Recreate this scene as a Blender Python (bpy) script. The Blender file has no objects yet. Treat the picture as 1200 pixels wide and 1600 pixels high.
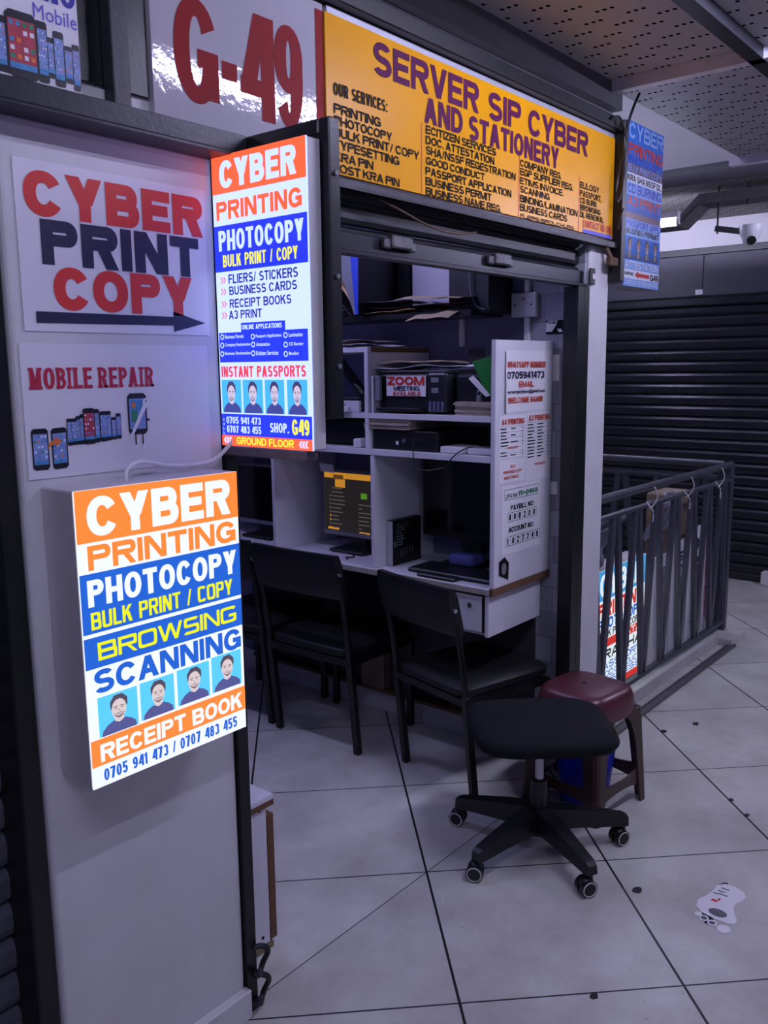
import bpy, bmesh, math, random
from mathutils import Vector, Matrix
random.seed(7)
S = bpy.context.scene
C = S.collection
PI = math.pi

# ------------------------------------------------------------------ camera
cam = bpy.data.cameras.new('camera'); camo = bpy.data.objects.new('camera', cam); C.objects.link(camo); S.camera = camo
rt = Vector((0.63670184, -0.77103194, -0.01097802)); dn = Vector((-0.1319584, -0.09491974, -0.98670017)); fw = Vector((0.75973531, 0.62968246, -0.16217971))
m3 = Matrix((rt, -dn, -fw)).transposed()
camo.matrix_world = Matrix.Translation((0, 0, 1.615)) @ m3.to_4x4()
cam.sensor_fit = 'VERTICAL'; cam.sensor_height = 32.0; cam.lens = 1366.65 / 1600 * 32
cam.clip_start = 0.05

# ------------------------------------------------------------------ world, exposure, lamp settings
W = bpy.data.worlds.new('world'); S.world = W; W.use_nodes = True
bgn = W.node_tree.nodes['Background']; bgn.inputs[0].default_value = (0.36, 0.33, 1.0, 1); bgn.inputs[1].default_value = 0.11
vs = S.view_settings; vs.view_transform = 'Standard'; vs.look = 'None'; vs.exposure = 0.0; vs.gamma = 1.0; vs.use_curve_mapping = False
TUBE_COL = (0.68, 0.67, 1.0)
TUBE_A = 215.0      # corridor tube in front of the shop
PILLAR_FILL = 125.0     # unseen tube added as fill for the pillar and posters
TUBE_B = 240.0      # next tube along the corridor
TUBE_FAR = 160.0    # lit tube seen beyond the hanging sign
SHOP_COL = (0.52, 0.50, 1.0)
SHOP_T = 90.0      # tube inside the shop
REAR_FILL = 70.0     # unseen fill tube added behind the viewer
UPPER_W = 85.0     # lamp on the storey above the stair well
SIGN_LOW = 1.0
SIGN_UP = 2.2

# ------------------------------------------------------------------ helpers
def lin(c):
    r = []
    for v in c[:3]:
        v = v / 255.0
        r.append(v / 12.92 if v <= 0.04045 else ((v + 0.055) / 1.055) ** 2.4)
    return (r[0], r[1], r[2], 1.0)

MATS = {}
def mat(name, col, rough=0.5, metal=0.0, var=0.12, scale=18.0, bump=0.0, bscale=120.0, emit=0.0, ecol=None, spec=0.5, coat=0.0):
    if name in MATS: return MATS[name]
    m = bpy.data.materials.new(name); m.use_nodes = True
    nt = m.node_tree; b = nt.nodes['Principled BSDF']
    c = lin(col)
    b.inputs['Roughness'].default_value = rough; b.inputs['Metallic'].default_value = metal
    b.inputs['Specular IOR Level'].default_value = spec
    if coat: b.inputs['Coat Weight'].default_value = coat; b.inputs['Coat Roughness'].default_value = 0.08
    tc = nt.nodes.new('ShaderNodeTexCoord')
    if var > 0:
        n = nt.nodes.new('ShaderNodeTexNoise'); n.inputs['Scale'].default_value = scale; n.inputs['Detail'].default_value = 6; n.inputs['Roughness'].default_value = 0.62
        nt.links.new(tc.outputs['Object'], n.inputs['Vector'])
        r = nt.nodes.new('ShaderNodeValToRGB')
        r.color_ramp.elements[0].position = 0.3; r.color_ramp.elements[1].position = 0.72
        r.color_ramp.elements[0].color = (c[0] * (1 - var), c[1] * (1 - var), c[2] * (1 - var), 1)
        r.color_ramp.elements[1].color = (min(1, c[0] * (1 + var * .6)), min(1, c[1] * (1 + var * .6)), min(1, c[2] * (1 + var * .6)), 1)
        nt.links.new(n.outputs['Fac'], r.inputs['Fac']); nt.links.new(r.outputs['Color'], b.inputs['Base Color'])
    else:
        b.inputs['Base Color'].default_value = c
    if bump > 0:
        n2 = nt.nodes.new('ShaderNodeTexNoise'); n2.inputs['Scale'].default_value = bscale; n2.inputs['Detail'].default_value = 4
        nt.links.new(tc.outputs['Object'], n2.inputs['Vector'])
        bp = nt.nodes.new('ShaderNodeBump'); bp.inputs['Strength'].default_value = bump; bp.inputs['Distance'].default_value = 0.004
        nt.links.new(n2.outputs['Fac'], bp.inputs['Height']); nt.links.new(bp.outputs['Normal'], b.inputs['Normal'])
    if emit > 0:
        b.inputs['Emission Color'].default_value = lin(ecol or col); b.inputs['Emission Strength'].default_value = emit
        if not var: b.inputs['Base Color'].default_value = (c[0] * .25, c[1] * .25, c[2] * .25, 1)
    MATS[name] = m
    return m

class MB:
    def __init__(s): s.bm = bmesh.new(); s.mi = 0
    def _fin(s, geo):
        for v in geo:
            for f in v.link_faces:
                if f.material_index != s.mi: f.material_index = s.mi
    def box(s, x0, y0, z0, x1, y1, z1, bev=0.0, seg=1):
        M = Matrix.Translation(((x0 + x1) / 2, (y0 + y1) / 2, (z0 + z1) / 2)) @ Matrix.Diagonal((abs(x1 - x0), abs(y1 - y0), abs(z1 - z0), 1))
        return s.mbox(M, bev, seg)
    def mbox(s, M, bev=0.0, seg=1):
        g = bmesh.ops.create_cube(s.bm, size=1.0, matrix=M)['verts']
        s._fin(g)
        if bev > 0:
            es = list({e for v in g for e in v.link_edges})
            bmesh.ops.bevel(s.bm, geom=es, offset=bev, segments=seg, affect='EDGES', profile=0.5, clamp_overlap=True, material=-1)
        return s
    def bar(s, p0, p1, w, h, up=(0, 0, 1), bev=0.0):
        p0 = Vector(p0); p1 = Vector(p1); d = p1 - p0; L = d.length; d.normalize()
        u = Vector(up)
        if abs(u.dot(d)) > 0.98: u = Vector((1, 0, 0))
        a = d.cross(u).normalized(); b = a.cross(d).normalized()
        M = Matrix((d * L, a * w, b * h)).transposed().to_4x4(); M.translation = (p0 + p1) / 2
        return s.mbox(M, bev)
    def cyl(s, p0, p1, r, seg=16, r2=None):
        p0 = Vector(p0); p1 = Vector(p1); d = p1 - p0
        M = Matrix.Translation((p0 + p1) / 2) @ d.to_track_quat('Z', 'Y').to_matrix().to_4x4()
        g = bmesh.ops.create_cone(s.bm, cap_ends=True, cap_tris=False, segments=seg, radius1=r, radius2=r if r2 is None else r2, depth=d.length, matrix=M)['verts']
        s._fin(g); return s
    def sph(s, c, r, sc=(1, 1, 1), seg=20):
        M = Matrix.Translation(c) @ Matrix.Diagonal((sc[0], sc[1], sc[2], 1))
        g = bmesh.ops.create_uvsphere(s.bm, u_segments=seg, v_segments=max(8, seg // 2), radius=r, matrix=M)['verts']
        s._fin(g); return s
    def tube(s, pts, r, seg=8, smooth=3):
        P = [Vector(p) for p in pts]
        if smooth and len(P) > 2:
            Q = []
            for i in range(len(P) - 1):
                a = P[max(0, i - 1)]; b = P[i]; c = P[i + 1]; d = P[min(len(P) - 1, i + 2)]
                for k in range(smooth):
                    t = k / smooth
                    Q.append(0.5 * ((2 * b) + (c - a) * t + (2 * a - 5 * b + 4 * c - d) * t * t + (3 * b - a - 3 * c + d) * t ** 3))
            Q.append(P[-1]); P = Q
        rings = []
        up = Vector((0.13, 0.2, 0.97))
        for i, p in enumerate(P):
            d = (P[min(i + 1, len(P) - 1)] - P[max(i - 1, 0)]).normalized()
            a = d.cross(up)
            if a.length < 1e-3: a = d.cross(Vector((1, 0, 0)))
            a.normalize(); b = d.cross(a).normalized()
            rings.append([s.bm.verts.new(p + r * (math.cos(2 * PI * k / seg) * a + math.sin(2 * PI * k / seg) * b)) for k in range(seg)])
        for i in range(len(rings) - 1):
            for k in range(seg):
                f = s.bm.faces.new((rings[i][k], rings[i][(k + 1) % seg], rings[i + 1][(k + 1) % seg], rings[i + 1][k])); f.material_index = s.mi
        for rg in (rings[0], rings[-1][::-1]):
            f = s.bm.faces.new(rg[::-1]); f.material_index = s.mi
        return s
    def poly(s, pts, ext=None):
        vs_ = [s.bm.verts.new(Vector(p)) for p in pts]
        f = s.bm.faces.new(vs_); f.material_index = s.mi
        if ext is not None:
            e = Vector(ext)
            w = [s.bm.verts.new(v.co + e) for v in vs_]
            n = len(vs_)
            g = s.bm.faces.new(w[::-1]); g.material_index = s.mi
            for i in range(n):
                q = s.bm.faces.new((vs_[(i + 1) % n], vs_[i], w[i], w[(i + 1) % n])); q.material_index = s.mi
        return s
    def loft(s, rings, cap=True, closed=True):
        R = [[s.bm.verts.new(Vector(p)) for p in r] for r in rings]
        n = len(R[0])
        for i in range(len(R) - 1):
            for k in range(n if closed else n - 1):
                f = s.bm.faces.new((R[i][k], R[i][(k + 1) % n], R[i + 1][(k + 1) % n], R[i + 1][k])); f.material_index = s.mi
        if cap and closed:
            f = s.bm.faces.new(R[0][::-1]); f.material_index = s.mi
            f = s.bm.faces.new(R[-1]); f.material_index = s.mi
        return s
    def lathe(s, prof, c=(0, 0, 0), seg=24, cap=True):
        c = Vector(c)
        return s.loft([[c + Vector((r * math.cos(2 * PI * k / seg), r * math.sin(2 * PI * k / seg), z)) for k in range(seg)] for r, z in prof], cap=cap)
    def sheet(s, fn, nu, nv, th=0.0):
        g = [[s.bm.verts.new(Vector(fn(i / nu, j / nv))) for j in range(nv + 1)] for i in range(nu + 1)]
        for i in range(nu):
            for j in range(nv):
                f = s.bm.faces.new((g[i][j], g[i + 1][j], g[i + 1][j + 1], g[i][j + 1])); f.material_index = s.mi
        if th:
            s.bm.normal_update()
            bmesh.ops.solidify(s.bm, geom=s.bm.faces[:], thickness=th)
        return s

OFF = {}
def build(name, mb, mats, parent=None, label=None, smooth=False, kind=None, fixn=True, ang=40):
    if not isinstance(mats, (list, tuple)): mats = [mats]
    bm = mb.bm
    if fixn: bmesh.ops.recalc_face_normals(bm, faces=bm.faces[:])
    me = bpy.data.meshes.new(name)
    if parent is None:
        xs = [v.co for v in bm.verts]
        off = Vector(((min(v.x for v in xs) + max(v.x for v in xs)) / 2, (min(v.y for v in xs) + max(v.y for v in xs)) / 2, min(v.z for v in xs)))
    else:
        off = OFF[parent.name]
    for v in bm.verts: v.co -= off
    bm.to_mesh(me); bm.free()
    for m in mats: me.materials.append(m)
    if smooth:
        me.polygons.foreach_set('use_smooth', [True] * len(me.polygons))
        try: me.set_sharp_from_angle(angle=math.radians(ang))
        except Exception: pass
    o = bpy.data.objects.new(name, me); C.objects.link(o)
    if parent is None: o.location = off; 
    else: o.parent = parent
    OFF[o.name] = off.copy()
    if label: o['label'] = label
    if kind: o['kind'] = kind
    return o
def struct(name, mb, mats, **k): return build(name, mb, mats, None, kind='structure', **k)
def thing(name, label, cat, loc=(0, 0, 0), group=None):
    o = bpy.data.objects.new(name, None); C.objects.link(o); o.location = loc; o.empty_display_size = 0.05
    o['label'] = label; o['category'] = cat
    if group: o['group'] = group
    OFF[o.name] = Vector(loc); return o
def tag(o, label, cat, group=None):
    o['label'] = label; o['category'] = cat
    if group: o['group'] = group
    return o
def dup(root, loc, rotz, label, group=None):
    r = root.copy(); C.objects.link(r); r.location = loc; r.rotation_euler = (0, 0, rotz); r['label'] = label
    if group: r['group'] = group
    for ch in list(root.children):
        c = ch.copy(); C.objects.link(c); c.parent = r
        for g in list(ch.children):
            d = g.copy(); C.objects.link(d); d.parent = c
    return r

# flat drawing plane: u to the viewer's right, v up, normal towards the viewer
class Plane:
    def __init__(s, O, U, V):
        s.O = Vector(O); s.U = Vector(U); s.V = Vector(V); s.N = s.U.cross(s.V).normalized()
    def p(s, u, v, off=0.001): return s.O + s.U * u + s.V * v + s.N * off
# ---- drawn grotesque capitals and digits: every glyph is a set of bars, slants and bowls, height 1, width w
REL = dict(A=1.05, B=.98, C=1.0, D=1.0, E=.88, F=.84, G=1.03, H=1.0, I=.0, J=.8, K=1.02, L=.82, M=1.22, N=1.0, O=1.05, P=.94, Q=1.05, R=1.0, S=.95, T=.92, U=.98, V=1.0, W=1.42, X=1.0, Y=1.0, Z=.9)
for d_ in '0123456789': REL[d_] = .86
REL.update({'1': .52, '/': .55, '.': .0, ',': .0, ':': .0, '-': .5, '!': .0, '@': 1.2, ' ': .42})
def glyph(c, w, t, p):
    th = t * .86; Q = []
    ly = [0]
    def put(q): Q.append((ly[0], q))
    def bar(x0, y0, x1, y1): put([(x0, y0), (x1, y0), (x1, y1), (x0, y1)]); ly[0] += 1
    def sl(x0, y0, x1, y1, d): put([(x0, y0), (x0 + d, y0), (x1 + d, y1), (x1, y1)]); ly[0] += 1
    def arc(cx, cy, rx, ry, a0, a1, n=12):
        f = lambda a, x, y: (cx + x * math.copysign(abs(math.cos(a)) ** (2 / p), math.cos(a)), cy + y * math.copysign(abs(math.sin(a)) ** (2 / p), math.sin(a)))
        A = [math.radians(a0 + (a1 - a0) * i / n) for i in range(n + 1)]
        for i in range(n):
            put([f(A[i], rx, ry), f(A[i + 1], rx, ry), f(A[i + 1], max(rx - t, .002), max(ry - th, .002)), f(A[i], max(rx - t, .002), max(ry - th, .002))])
        ly[0] += 1
    def bowl(y0, y1, x1):
        r = min((y1 - y0) / 2, x1 * .62)
        bar(0, y0, x1 - r, y0 + th); bar(0, y1 - th, x1 - r, y1); arc(x1 - r, (y0 + y1) / 2, r, (y1 - y0) / 2, -90, 90, 12)
    d = t * 1.08
    if c == 'A': sl(0, 0, w / 2 - d * .55, 1, d * 1.05); sl(w - d * 1.05, 0, w / 2 - d * .5, 1, d * 1.05); bar(w * .25, .22, w * .75, .22 + th)
    elif c == 'B': bar(0, 0, t, 1); bowl(0, .5 + th * .5, w); bowl(.5 - th * .4, 1, w * .95)
    elif c in 'CG':
        arc(w / 2, .5, w / 2, .5, 30, 330 if c == 'C' else 345, 26)
        if c == 'G': bar(w * .52, .36, w, .36 + th); bar(w - t, .06, w, .36 + th)
    elif c == 'D': bar(0, 0, t, 1); bowl(0, 1, w)
    elif c in 'EF':
        bar(0, 0, t, 1); bar(0, 1 - th, w, 1); bar(0, .5 - th * .45, w * .92, .5 + th * .55)
        if c == 'E': bar(0, 0, w, th)
    elif c == 'H': bar(0, 0, t, 1); bar(w - t, 0, w, 1); bar(0, .5 - th / 2, w, .5 + th / 2)
    elif c == 'I': bar(0, 0, t, 1)
    elif c == 'J': bar(w - t, .35, w, 1); arc(w / 2, .35, w / 2, .35, 180, 360)
    elif c == 'K': bar(0, 0, t, 1); put([(t * .8, .30), (t * .8, .30 + t * 1.5), (w - t * 1.3, 1), (w, 1)]); ly[0] += 1; sl(w - t * 1.25, 0, w * .36, .62, t * 1.25)
    elif c == 'L': bar(0, 0, t, 1); bar(0, 0, w, th)
    elif c == 'M': bar(0, 0, t * .92, 1); bar(w - t * .92, 0, w, 1); sl(w / 2 - d * .5, 0, 0, 1, d); sl(w / 2 - d * .5, 0, w - d, 1, d)
    elif c == 'N': bar(0, 0, t, 1); bar(w - t, 0, w, 1); sl(w - d * 1.1, 0, 0, 1, d * 1.1)
    elif c in 'OQ0':
        arc(w / 2, .5, w / 2, .5, 0, 360, 32)
        if c == 'Q': sl(w - t, -.04, w * .5, .3, t)
    elif c in 'PR':
        bar(0, 0, t, 1); bowl(.42, 1, w)
        if c == 'R': sl(w - t * 1.15, 0, w * .42, .45, t * 1.15)
    elif c == 'S':
        q = .5 + th * .5
        arc(w / 2, 1 - q / 2, w * .47, q / 2, 28, 270, 18); arc(w / 2, q / 2, w / 2, q / 2, -152, 90, 18)
    elif c == 'T': bar(0, 1 - th, w, 1); bar(w / 2 - t / 2, 0, w / 2 + t / 2, 1)
    elif c == 'U': bar(0, .36, t, 1); bar(w - t, .36, w, 1); arc(w / 2, .36, w / 2, .36, 180, 360, 16)
    elif c == 'V': sl(w / 2 - d * .5, 0, 0, 1, d); sl(w / 2 - d * .5, 0, w - d, 1, d)
    elif c == 'W':
        for a, b in ((.27, .0), (.27, .5), (.73, .5), (.73, 1.0)): sl(w * a - d * .5, 0, b * (w - d), 1, d)
    elif c == 'X': sl(0, 0, w - d * 1.1, 1, d * 1.1); sl(w - d * 1.1, 0, 0, 1, d * 1.1)
    elif c == 'Y': bar(w / 2 - t / 2, 0, w / 2 + t / 2, .45); sl(w / 2 - d * .5, .38, 0, 1, d * 1.08); sl(w / 2 - d * .5, .38, w - d * 1.08, 1, d * 1.08)
    elif c == 'Z': bar(0, 0, w, th); bar(0, 1 - th, w, 1); sl(0, th * .8, w - d * 1.2, 1 - th * .8, d * 1.2)
    elif c == '1': bar(w - t, 0, w, 1); put([(0, .70), (0, .70 + th * .9), (w - t * .5, 1), (w - t * .5, .80)]); ly[0] += 1
    elif c == '2': arc(w / 2, .70, w / 2, .30, -25, 170, 16); bar(0, 0, w, th); put([(0, th * .8), (t * 1.2, th * .8), (w - t * .1, .56), (w - t * 1.15, .60)]); ly[0] += 1
    elif c == '3': q = .5 + th * .5; arc(w / 2, 1 - q / 2, w * .47, q / 2, -90, 160, 18); arc(w / 2, q / 2, w / 2, q / 2, -160, 90, 18)
    elif c == '4': bar(w * .62, 0, w * .62 + t, 1); bar(0, .22, w, .22 + th); put([(0, .22 + th * .5), (t * 1.1, .22 + th * .5), (w * .62 + t * .5, 1), (w * .62 - t * .45, 1)]); ly[0] += 1
    elif c == '5': arc(w / 2, .33, w / 2, .33, -160, 140, 18); bar(t * .25, 1 - th, w * .94, 1); bar(t * .1, .46, t * 1.05, 1)
    elif c in '69':
        k = (lambda y: y) if c == '6' else (lambda y: 1 - y)
        n0 = len(Q); arc(w / 2, .33, w / 2, .33, 0, 360, 22); arc(w / 2, .5, w / 2, .5, 40, 200, 14)
        if c == '9':
            for i in range(n0, len(Q)): Q[i] = (Q[i][0], [(w - x, 1 - y) for x, y in Q[i][1]])
    elif c == '7': bar(0, 1 - th, w, 1); sl(w * .18, 0, w - d * 1.1, 1 - th * .5, d * 1.1)
    elif c == '8': q = .5 + th * .5; arc(w / 2, 1 - q / 2, w * .46, q / 2, 0, 360, 22); arc(w / 2, q / 2, w / 2, q / 2, 0, 360, 22)
    elif c == '/': sl(0, 0, w - d * .7, 1, d * .7)
    elif c == '.': bar(0, 0, t, th)
    elif c == ',': bar(0, -.1, t, th)
    elif c == ':': bar(0, 0, t, th); bar(0, .55, t, .55 + th)
    elif c == '-': bar(0, .40, w, .40 + th)
    elif c == '!': bar(0, 0, t, th); bar(0, th * 1.6, t, 1)
    elif c == '@': arc(w / 2, .5, w / 2, .5, 0, 360, 24); arc(w / 2, .5, w * .22, .24, 0, 360, 14)
    return Q
def text_quads(body, W_, H_, wt, p):
    """quads of a line of capitals filling a box W_ x H_"""
    asp = W_ / H_; n = len(body)
    thin = [c for c in body if REL.get(c, 1) == 0]; rel = sum(REL.get(c, 1) for c in body if c != ' '); sp = body.count(' ')
    t = wt; s = .07 + wt * .06
    for _ in range(3):
        k = (asp - s * (n - 1) - t * len(thin) - sp * .40) / max(rel, .01)
        if t > .36 * k: t = .36 * k; s = min(s, .20 * k)
        if len(thin) == n: t = asp / n
    out = []; x = 0.0
    for c in body:
        if c == ' ': x += .40; continue
        w = t if REL.get(c, 1) == 0 else k * REL.get(c, 1)
        for li, q in glyph(c, w, t, p): out.append((li, [((x + a) / asp, b) for a, b in q]))
        x += w + s
    return out
TXT = {}
def text_geo(body, bold):
    k = (body, bold)
    if k in TXT: return TXT[k]
    cu = bpy.data.curves.new('t', 'FONT'); cu.body = body; cu.resolution_u = 3; cu.offset = bold; cu.space_character = 1.0 + bold * 2.2
    ob = bpy.data.objects.new('t', cu); C.objects.link(ob)
    bpy.context.view_layer.update()
    dg = bpy.context.evaluated_depsgraph_get()
    me = bpy.data.meshes.new_from_object(ob.evaluated_get(dg))
    vs_ = [(v.co.x, v.co.y) for v in me.vertices]; fs = [tuple(p.vertices) for p in me.polygons]
    bpy.data.objects.remove(ob); bpy.data.curves.remove(cu); bpy.data.meshes.remove(me)
    x0 = min(v[0] for v in vs_); x1 = max(v[0] for v in vs_); y0 = min(v[1] for v in vs_); y1 = max(v[1] for v in vs_)
    vs_ = [((x - x0) / (x1 - x0), (y - y0) / (y1 - y0)) for x, y in vs_]
    TXT[k] = (vs_, fs); return TXT[k]
def put_text(mb, pl, body, u0, u1, v0, v1, off=0.0016, bold=0.03, rot=False, shear=0.0, tilt=0.0, sq=2.15):
    up = all(c in REL for c in body)
    if up:
        W_ = pl.U.length * abs(u1 - u0); H_ = pl.V.length * abs(v1 - v0)
        if rot: W_, H_ = H_, W_
        polys = text_quads(body, W_, H_, .15 + bold * 2.6, sq)
    else:
        vs_, fs = text_geo(body, bold); polys = [(0, [vs_[i] for i in f]) for f in fs]
    for li, q in polys:
        pts = []; of = off + li * 5e-5
        for a, b in q:
            if rot: u = u0 + (u1 - u0) * b; v = v1 - (v1 - v0) * a
            else: u = u0 + (u1 - u0) * (a + shear * b); v = v0 + (v1 - v0) * b + tilt * a
            pts.append(mb.bm.verts.new(pl.p(u, v, of)))
        try:
            g = mb.bm.faces.new(pts); g.material_index = mb.mi
        except ValueError: pass
    return mb
def rect(mb, pl, u0, u1, v0, v1, off=0.0008):
    return mb.poly([pl.p(u0, v0, off), pl.p(u1, v0, off), pl.p(u1, v1, off), pl.p(u0, v1, off)])
def shape(mb, pl, pts, u0, u1, v0, v1, off=0.001):
    return mb.poly([pl.p(u0 + (u1 - u0) * a, v0 + (v1 - v0) * b, off) for a, b in pts])
def ell(cx, cy, rx, ry, n=18, a0=0, a1=2 * PI):
    return [(cx + rx * math.cos(a0 + (a1 - a0) * i / n), cy + ry * math.sin(a0 + (a1 - a0) * i / n)) for i in range(n)]
def letter(name, pl, body, u0, u1, v0, v1, m, parent, **k):
    mb = MB(); put_text(mb, pl, body, u0, u1, v0, v1, **k)
    return build(name, mb, m, parent, fixn=False)

# ------------------------------------------------------------------ materials
def floor_material():
    m = bpy.data.materials.new('floor_tile'); m.use_nodes = True; nt = m.node_tree; N = nt.nodes; L = nt.links
    b = N['Principled BSDF']; geo = N.new('ShaderNodeNewGeometry'); sep = N.new('ShaderNodeSeparateXYZ'); L.new(geo.outputs['Position'], sep.inputs[0])
    def math_(op, a, bb=None, cc=None):
        n = N.new('ShaderNodeMath'); n.operation = op
        for i, v in enumerate((a, bb, cc)):
            if v is None: continue
            if isinstance(v, (int, float)): n.inputs[i].default_value = v
            else: L.new(v, n.inputs[i])
        return n.outputs[0]
    r2 = 1 / math.sqrt(2); T = 0.5985
    X, Y = sep.outputs[0], sep.outputs[1]
    u = math_('MULTIPLY', math_('ADD', X, Y), r2); s = math_('MULTIPLY', math_('SUBTRACT', Y, X), r2)
    def line(c, c0, w):
        q = math_('DIVIDE', math_('SUBTRACT', c, c0), T)
        fr = math_('FRACT', math_('ADD', q, 0.5)); d = math_('MULTIPLY', math_('ABSOLUTE', math_('SUBTRACT', fr, 0.5)), T)
        return math_('LESS_THAN', d, w), math_('FLOOR', q)
    l1, i1 = line(u, 2.589, 0.0026); l2, i2 = line(s, -0.368, 0.0038)
    cut = math_('MULTIPLY', math_('LESS_THAN', math_('ABSOLUTE', math_('SUBTRACT', Y, 1.57)), 0.0016), math_('LESS_THAN', X, 2.9))
    grout = math_('MAXIMUM', math_('MAXIMUM', l1, l2), cut)
    inside = math_('MULTIPLY', math_('GREATER_THAN', Y, 1.57), math_('LESS_THAN', X, 3.06))
    # per tile tone
    wn = N.new('ShaderNodeTexWhiteNoise'); wn.noise_dimensions = '2D'; cb = N.new('ShaderNodeCombineXYZ'); L.new(i1, cb.inputs[0]); L.new(i2, cb.inputs[1]); L.new(cb.outputs[0], wn.inputs['Vector'])
    n1 = N.new('ShaderNodeTexNoise'); n1.inputs['Scale'].default_value = 3.2; n1.inputs['Detail'].default_value = 7; n1.inputs['Roughness'].default_value = 0.65; L.new(geo.outputs['Position'], n1.inputs['Vector'])
    ramp = N.new('ShaderNodeValToRGB'); ramp.color_ramp.elements[0].position = 0.32; ramp.color_ramp.elements[1].position = 0.66
    ramp.color_ramp.elements[0].color = lin((176, 172, 166)); ramp.color_ramp.elements[1].color = lin((208, 206, 200))
    L.new(n1.outputs['Fac'], ramp.inputs['Fac'])
    n2 = N.new('ShaderNodeTexNoise'); n2.inputs['Scale'].default_value = 90; n2.inputs['Detail'].default_value = 3; L.new(geo.outputs['Position'], n2.inputs['Vector'])
    n3 = N.new('ShaderNodeTexNoise'); n3.inputs['Scale'].default_value = 1.7; n3.inputs['Detail'].default_value = 4; L.new(geo.outputs['Position'], n3.inputs['Vector'])
    spk = math_('MULTIPLY', math_('GREATER_THAN', n2.outputs['Fac'], 0.685), math_('GREATER_THAN', n3.outputs['Fac'], 0.52))
    tone = math_('MULTIPLY_ADD', wn.outputs['Value'], 0.10, 0.90)
    tone = math_('MULTIPLY', tone, math_('MULTIPLY_ADD', inside, 0.12, 1.0))
    tone = math_('MULTIPLY', tone, math_('MULTIPLY_ADD', spk, -0.35, 1.0))
    mx = N.new('ShaderNodeMix'); mx.data_type = 'RGBA'; mx.blend_type = 'MULTIPLY'; mx.inputs[0].default_value = 1.0
    L.new(ramp.outputs['Color'], mx.inputs[6]); L.new(tone, mx.inputs[7])
    mg = N.new('ShaderNodeMix'); mg.data_type = 'RGBA'; L.new(grout, mg.inputs[0]); L.new(mx.outputs[2], mg.inputs[6]); mg.inputs[7].default_value = lin((34, 32, 36))
    L.new(mg.outputs[2], b.inputs['Base Color'])
    b.inputs['Roughness'].default_value = 0.38; b.inputs['Specular IOR Level'].default_value = 0.35
    ro = math_('MULTIPLY_ADD', n1.outputs['Fac'], 0.35, 0.22); L.new(ro, b.inputs['Roughness'])
    bp = N.new('ShaderNodeBump'); bp.inputs['Distance'].default_value = 0.002; bp.inputs['Strength'].default_value = 0.5; bp.invert = True; L.new(grout, bp.inputs['Height']); L.new(bp.outputs['Normal'], b.inputs['Normal'])
    return m

def perforated(name, col):
    m = bpy.data.materials.new(name); m.use_nodes = True; nt = m.node_tree; N = nt.nodes; L = nt.links
    b = N['Principled BSDF']; out = N['Material Output']; geo = N.new('ShaderNodeNewGeometry'); sep = N.new('ShaderNodeSeparateXYZ'); L.new(geo.outputs['Position'], sep.inputs[0])
    def math_(op, a, bb=None, cc=None):
        n = N.new('ShaderNodeMath'); n.operation = op
        for i, v in enumerate((a, bb, cc)):
            if v is None: continue
            if isinstance(v, (int, float)): n.inputs[i].default_value = v
            else: L.new(v, n.inputs[i])
        return n.outputs[0]
    X, Y = sep.outputs[0], sep.outputs[1]
    cx, cy = 0.135, 0.066
    row = math_('FLOOR', math_('DIVIDE', X, cy))
    fx = math_('MULTIPLY', math_('SUBTRACT', math_('FRACT', math_('DIVIDE', X, cy)), 0.5), cy)
    yo = math_('ADD', Y, math_('MULTIPLY', math_('MODULO', row, 2.0), cx / 2))
    g = math_('MULTIPLY', math_('FRACT', math_('DIVIDE', yo, cx)), cx)
    k = math_('FLOOR', math_('DIVIDE', g, 0.023))
    fy = math_('MULTIPLY', math_('SUBTRACT', math_('FRACT', math_('DIVIDE', g, 0.023)), 0.5), 0.023)
    d = math_('SQRT', math_('ADD', math_('MULTIPLY', math_('MULTIPLY', fx, fx), 1.0), math_('MULTIPLY', math_('MULTIPLY', fy, fy), 1.4)))
    hole = math_('MULTIPLY', math_('LESS_THAN', d, 0.0080), math_('LESS_THAN', k, 2.5))
    n1 = N.new('ShaderNodeTexNoise'); n1.inputs['Scale'].default_value = 5; n1.inputs['Detail'].default_value = 6; L.new(geo.outputs['Position'], n1.inputs['Vector'])
    ramp = N.new('ShaderNodeValToRGB'); c = lin(col)
    ramp.color_ramp.elements[0].color = (c[0] * .85, c[1] * .85, c[2] * .85, 1); ramp.color_ramp.elements[1].color = (c[0] * 1.08, c[1] * 1.08, c[2] * 1.08, 1)
    L.new(n1.outputs['Fac'], ramp.inputs['Fac']); L.new(ramp.outputs['Color'], b.inputs['Base Color'])
    b.inputs['Roughness'].default_value = 0.55; b.inputs['Metallic'].default_value = 0.2
    tr0 = N.new('ShaderNodeBsdfTransparent'); dk = N.new('ShaderNodeBsdfDiffuse'); dk.inputs[0].default_value = (.004, .004, .005, 1); tr = N.new('ShaderNodeMixShader'); tr.inputs[0].default_value = 0.0; L.new(dk.outputs[0], tr.inputs[1]); L.new(tr0.outputs[0], tr.inputs[2]); mx = N.new('ShaderNodeMixShader'); L.new(hole, mx.inputs[0]); L.new(b.outputs[0], mx.inputs[1]); L.new(tr.outputs[0], mx.inputs[2]); L.new(mx.outputs[0], out.inputs[0])  # holes painted near-black: the dark of the void above is in the colour
    return m

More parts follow.
